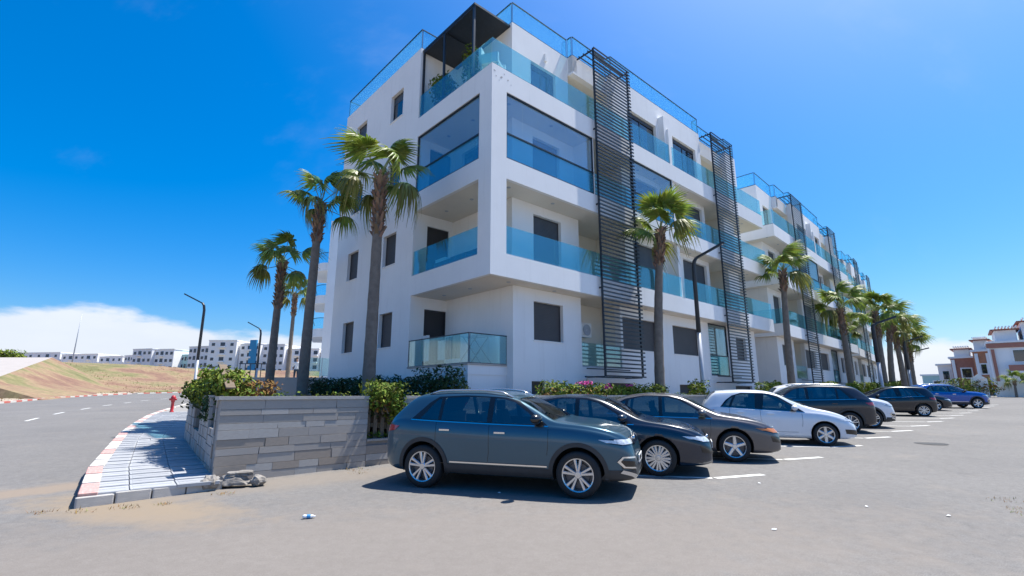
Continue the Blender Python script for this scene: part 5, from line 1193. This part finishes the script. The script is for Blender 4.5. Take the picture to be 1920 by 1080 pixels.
def rocky(name, loc, dims, seed, label, rz=0):
    b = bmesh.new(); bmesh.ops.create_icosphere(b, subdivisions=3, radius=1); r = random.Random(seed); ph = [r.uniform(0, 6) for _ in range(6)]
    for v in b.verts:
        c = v.co; k = 1+.16*math.sin(3.1*c.x+ph[0])*math.sin(2.7*c.y+ph[1])+.13*math.sin(5*c.z+ph[2])+.10*math.sin(7*c.x+ph[3])+r.uniform(-.10, .10)
        v.co = Vector((c.x*dims[0], c.y*dims[1], max(-.4, c.z)*dims[2]))*k
    me = bpy.data.meshes.new(name); b.to_mesh(me); b.free(); me.materials.append(MATS['rock']); o = link(name, me); o.location = loc; o.rotation_euler = (0, 0, rz); tag(o, label, 'rubble'); return o
rocky('concrete_lump', onground((-4.62, 8.62), .08), (.30, .12, .11), 3, 'longer broken concrete lump lying at the wall corner', .2)
rocky('concrete_lump', onground((-4.52, 8.66), .20), (.24, .10, .055), 5, 'flat broken concrete piece resting on the lumps at the wall corner', .3)
rocky('concrete_lump', onground((-4.86, 8.40), .09), (.14, .15, .15), 8, 'round concrete lump against the end of the pavement', .4)
rocky('concrete_lump', onground((-4.24, 8.74), .07), (.13, .12, .12), 9, 'small concrete lump nearest the ashlar wall face', 1)
mat('litter_blue', (.05, .25, .55), rough=.3); mat('litter_white', (.75, .76, .78), rough=.4)
bt = empty('plastic_bottle', onground((-2.57, 6.70), .025), R(15), 'crushed white plastic bottle with blue label on the asphalt', 'litter')
bt.scale = (.72, .72, .72)
g = MB(); g.tube([(-.10, 0, 0), (-.07, 0, .005), (.0, .006, -.004), (.06, 0, .0), (.085, 0, 0), (.11, 0, 0)], [.028, .034, .026, .033, .014, .012], 10); g.obj('bottle', 'litter_white', bt, True)
g = MB(); g.tube([(-.03, 0, .004), (.03, .003, .0)], [.036, .034], 10, 0, False); g.obj('label', 'litter_blue', bt, True)
lr = random.Random(33)
for k, (x, y) in enumerate(((1.6, 4.3), (3.05, 6.2), (4.9, 7.3), (-.2, 8.15), (5.6, 6.8), (4.2, 8.9))):
    g = MB(); n = 7; g.add([(.035*math.cos(6.28*i/n)*lr.uniform(.5, 1.2), .022*math.sin(6.28*i/n)*lr.uniform(.5, 1.2), lr.uniform(0, .012)) for i in range(n)]+[(0, 0, .018)], [(i, (i+1) % n, n) for i in range(n)])
    o = g.obj('paper_scrap', 'litter_white'); o.location = onground((x, y), .006); tag(o, 'small white paper scrap lying on the grey asphalt', 'litter', 'paper scraps on the asphalt')
def dry_plants(name, pts, label, n, size, green=.2):
    mb = MB()
    for (x, y, sx) in pts:
        for _ in range(n):
            a = lr.uniform(0, 6.28); rr = lr.random()**.7*sx; c = onground((x+rr*math.cos(a), y+rr*.6*math.sin(a)), .004); k = size*lr.uniform(.4, 1.2); e = Vector((lr.gauss(0, 1), lr.gauss(0, 1), 0)).normalized(); tip = c+e*k*lr.uniform(.2, .9)+Vector((0, 0, k*lr.uniform(.05, .9))); w_ = Vector((-e.y, e.x, 0))*k*.10
            mb.add([c-w_, c+w_, tip], [(0, 1, 2)], 0 if lr.random() < green else 1)
    o = mb.obj(name, ['leaf_bright', 'leaf_dry'], None, False, False); tag(o, label, 'weeds', kind='stuff'); return o
dry_plants('dry_weeds', [(-5.75, 7.05, .22), (-5.3, 7.25, .22), (-4.9, 7.45, .15), (-6.2, 7.0, .2), (-4.45, 8.1, .2), (-3.1, 10.3, .3), (-6.6, 8.3, .1)], 'dry weeds and twigs along the broken pavement end', 45, .055, .1)
dry_plants('fallen_leaves', [(6.75, 6.9, .22), (6.9, 7.2, .25), (6.6, 6.6, .12), (7.25, 7.7, .3), (-2.9, 9.9, .3)], 'scattered dry leaves at the edge of the asphalt', 50, .045, .15)

# ------------------------------------------------------------------ terrace railing, glass screen, person
rl = empty('metal_railing', W(-3.1, 15.1, 2.28), ROT-R(40), 'short dark metal railing above the grey retaining wall', 'railing')
g = MB(); g.box(0, 1.6, 0, .04, .62, .66); g.obj('handrail', 'steel_dark', rl)
for k in range(7): piece('baluster', UB, rl, (.05+.25*k, .02, .31), (.03, .03, .62), 0, 'steel_dark')
gf = empty('glass_fence', W(-.55, 13.0, 2.28), ROT, 'green glass fence with posts beside the corner block', 'fence')
for k in range(3):
    g = MB(); g.box(.02+.62*k, .60+.62*k, 0, .012, .08, .95); g.obj('glass_panel', 'green_glass', gf); piece('post', UB, gf, (.62*k, .006, .48), (.03, .03, .96), 0, 'steel_grey')
mat('skin', (.36, .21, .15), rough=.6); mat('shirt', (.66, .68, .72), rough=.8, var=.06); mat('trousers', (.02, .04, .07), rough=.85); mat('hair', (.02, .015, .012), rough=.7); mat('shoe', (.02, .02, .02), rough=.6)
def person(loc, rz, label):
    V = {'pel': (0, 0, .95, .15, .11), 'wst': (0, .0, 1.10, .14, .10), 'chs': (0, 0, 1.34, .175, .115), 'nek': (0, .0, 1.50, .06, .06), 'hd1': (0, -.01, 1.60, .078, .092), 'hd2': (0, -.01, 1.72, .072, .085)}
    for s, n_ in ((-1, 'l'), (1, 'r')):
        V['sh'+n_] = (s*.19, 0, 1.43, .062, .062); V['el'+n_] = (s*.25, .03, 1.14, .045, .045); V['wr'+n_] = (s*.22, -.10, .92, .032, .032); V['ha'+n_] = (s*.20, -.14, .84, .03, .022)
        V['hp'+n_] = (s*.095, 0, .90, .095, .10); V['kn'+n_] = (s*.11, -.02, .50, .066, .068); V['an'+n_] = (s*.12, .03, .10, .045, .05); V['ft'+n_] = (s*.13, -.13, .04, .04, .035)
    E_ = [('pel', 'wst'), ('wst', 'chs'), ('chs', 'nek'), ('nek', 'hd1'), ('hd1', 'hd2')]
    for n_ in 'lr': E_ += [('chs', 'sh'+n_), ('sh'+n_, 'el'+n_), ('el'+n_, 'wr'+n_), ('wr'+n_, 'ha'+n_), ('pel', 'hp'+n_), ('hp'+n_, 'kn'+n_), ('kn'+n_, 'an'+n_), ('an'+n_, 'ft'+n_)]
    ks = list(V); me = bpy.data.meshes.new('body'); me.from_pydata([V[k][:3] for k in ks], [(ks.index(a), ks.index(b)) for a, b in E_], []); o = bpy.data.objects.new('tmp', me); COL.objects.link(o)
    o.modifiers.new('k', 'SKIN'); sv = me.skin_vertices[0].data
    for i, k in enumerate(ks): sv[i].radius = V[k][3:5]; sv[i].use_root = (k == 'pel')
    sm = o.modifiers.new('s', 'SUBSURF'); sm.levels = 2; sm.render_levels = 2
    bpy.context.view_layer.update(); m2 = bpy.data.meshes.new_from_object(o.evaluated_get(bpy.context.evaluated_depsgraph_get())); bpy.data.objects.remove(o)
    m2.materials.clear()
    for n_ in ('skin', 'shirt', 'trousers', 'shoe'): m2.materials.append(MATS[n_])
    for p in m2.polygons:
        z = p.center.z; arm = abs(p.center.x) > .165 and z < 1.12; p.use_smooth = True
        p.material_index = 3 if z < .08 else (0 if (z > 1.49 or (arm and z > .75)) else (1 if z > .96 else 2))
    root = empty('person', loc, rz, label, 'person'); link('body', m2, root)
    b = bmesh.new(); bmesh.ops.create_uvsphere(b, u_segments=14, v_segments=10, radius=1)
    for v in b.verts: v.co = Vector((v.co.x*.088, v.co.y*.10+.012, max(v.co.z, -.35)*.085+1.745))
    mh = bpy.data.meshes.new('hair'); b.to_mesh(mh); b.free(); mh.materials.append(MATS['hair']); link('hair', mh, root)
    fc = MB(); fc.box(-.012, .012, -.125, -.095, 1.635, 1.675); fc.box(-.045, -.02, -.100, -.088, 1.68, 1.692); fc.box(.02, .045, -.100, -.088, 1.68, 1.692); fc.obj('face', 'skin', root)
person((-15.55, 36, 2.28), R(20), 'person in a white shirt and dark trousers standing on the raised terrace')

# ------------------------------------------------------------------ things on the balconies
mat('pot', (.10, .09, .09), rough=.6); mat('wicker', (.72, .72, .70), rough=.7, bump=.5, bscale=60); mat('cloth_dark', (.05, .06, .09), rough=.9); mat('cloth_tan', (.42, .30, .22), rough=.9); mat('cloth_white', (.68, .68, .66), rough=.9)
def onb(a, b, z): return W(a, b, z)
def potted(a, b, z, h, label, seed):
    root = empty('potted_plant', onb(a, b, z), ROT, label, 'potted plant'); g = MB(); g.lathe([(.001, 0), (.16, 0), (.20, .42), (.17, .42), (.16, .38), (.001, .38)], 16); g.obj('pot', 'pot', root, True)
    r = random.Random(seed); lf = MB(); leaves(lf, 420, blob(0, 0, .45+h*.55, .36, .36, h*.55, 0), .085, r, 0); lf.obj('foliage', ['leaf_bright'], root, False, False)
    st = MB(); st.tube([(0, 0, .38), (.02, 0, .45+h*.4)], [.02, .012], 6); st.obj('stem', 'twig', root)
potted(.42, 3.9, 12.5, 1.15, 'bushy potted plant beside the outermost pergola post', 1); potted(.40, 3.35, 12.5, .95, 'second potted plant on the terrace by the middle pergola post', 2); potted(.75, 2.2, 12.5, 1.75, 'tall thin potted shrub under the pergola', 3)
ch = empty('armchair', onb(.65, .75, 12.5), ROT+R(30), 'white woven armchair at the terrace corner', 'chair')
g = MB(); g.box(-.35, .35, -.35, .35, .40, .52); g.obj('seat', 'wicker', ch)
g = MB(); g.box(-.38, .38, .30, .40, .52, 1.12); g.obj('backrest', 'wicker', ch)
for sx in (-1, 1):
    g = MB(); g.box(sx*.38-.05, sx*.38+.05, -.35, .30, .40, .78); g.obj('arm', 'wicker', ch)
    for sy in (-1, 1): piece('leg', UB, ch, (sx*.32, sy*.30, .20), (.05, .05, .40), 0, 'wicker')
sf = empty('balcony_sofa', onb(.85, 2.9, 5.87), ROT, 'low dark sofa behind the loggia glass on the first floor', 'sofa')
g = MB(); g.box(-.4, .4, -1.0, 1.0, .05, .40); g.obj('seat', 'cloth_dark', sf); g = MB(); g.box(.3, .45, -1.0, 1.0, .40, .78); g.obj('backrest', 'cloth_dark', sf)
g = MB(); g.box(-.35, .25, .3, .95, .40, .55); g.obj('cushion', 'cloth_white', sf)
dr = empty('drying_rack', onb(.75, 1.65, 2.42), ROT+R(15), 'metal drying rack standing in the ground floor loggia', 'drying rack')
g = MB()
for sx in (-1, 1):
    g.beam((sx*.3, -.5, 0), (sx*.3, .3, .95), .03); g.beam((sx*.3, .5, 0), (sx*.3, -.3, .95), .03)
g.obj('frame', 'steel_grey', dr); g = MB()
for k in range(8): g.beam((-.42, -.5+.14*k, .96), (.42, -.5+.14*k, .96), .014)
g.obj('wires', 'steel_grey', dr)
for k, (b, m, l, z) in enumerate(((2.35, 'cloth_dark', 'dark towel hanging over the loggia rail', .92), (2.0, 'cloth_tan', 'tan cloth hanging beside the dark towel', .96), (3.9, 'cloth_white', 'pale curtain cloth hanging at the inner end of the loggia', 1.1), (2.8, 'cloth_white', 'white sheet hanging in the middle of the loggia', .85))):
    g = MB(); n = 10; vs_ = []
    for i in range(n+1):
        u = i/n; yy = -.22+.44*u
        for zz in (.18, z): vs_.append((.04*math.sin(u*14+k)+.02, yy, zz))
    vs_ += [(x+.012, y, z_) for x, y, z_ in vs_]; o_ = 2*(n+1)
    g.add(vs_, [f for i in range(n) for f in ((2*i, 2*i+1, 2*i+3, 2*i+2), (o_+2*i, o_+2*i+2, o_+2*i+3, o_+2*i+1))]); o = g.obj('hanging_cloth', m, None, True); o.location = onb(.14+.02*k, b, 2.46); o.rotation_euler = (0, 0, ROT); tag(o, l, 'cloth')
ac = empty('air_conditioner', onb(6.15, 1.56, 3.75), ROT, 'white air conditioner box mounted in the niche behind the first louvre screen', 'air conditioner')
g = MB(); g.box(-.40, .40, -.15, .17, 0, .58); g.obj('case', 'white_plastic', ac); g = MB(); g.lathe([(.02, -.002), (.22, -.002), (.23, -.02), (.20, -.022)], 20, 'y', (.1, -.155, .29)); g.obj('fan_grille', 'steel_grey', ac)

mat('iron', (.05, .05, .052), rough=.7, metal=.5, var=.3, scale=20)
mh = empty('manhole_cover', onground((11.88, 14.6), .004), 0, 'dark round manhole cover set in the asphalt ahead of the parked row', 'manhole cover')
g = MB(); g.lathe([(.001, .002), (.30, .002), (.31, .0)], 24); g.obj('lid', 'iron', mh); g = MB(); g.lathe([(.32, .0), (.33, .004), (.38, .004), (.39, 0)], 24); g.obj('frame', 'iron', mh)
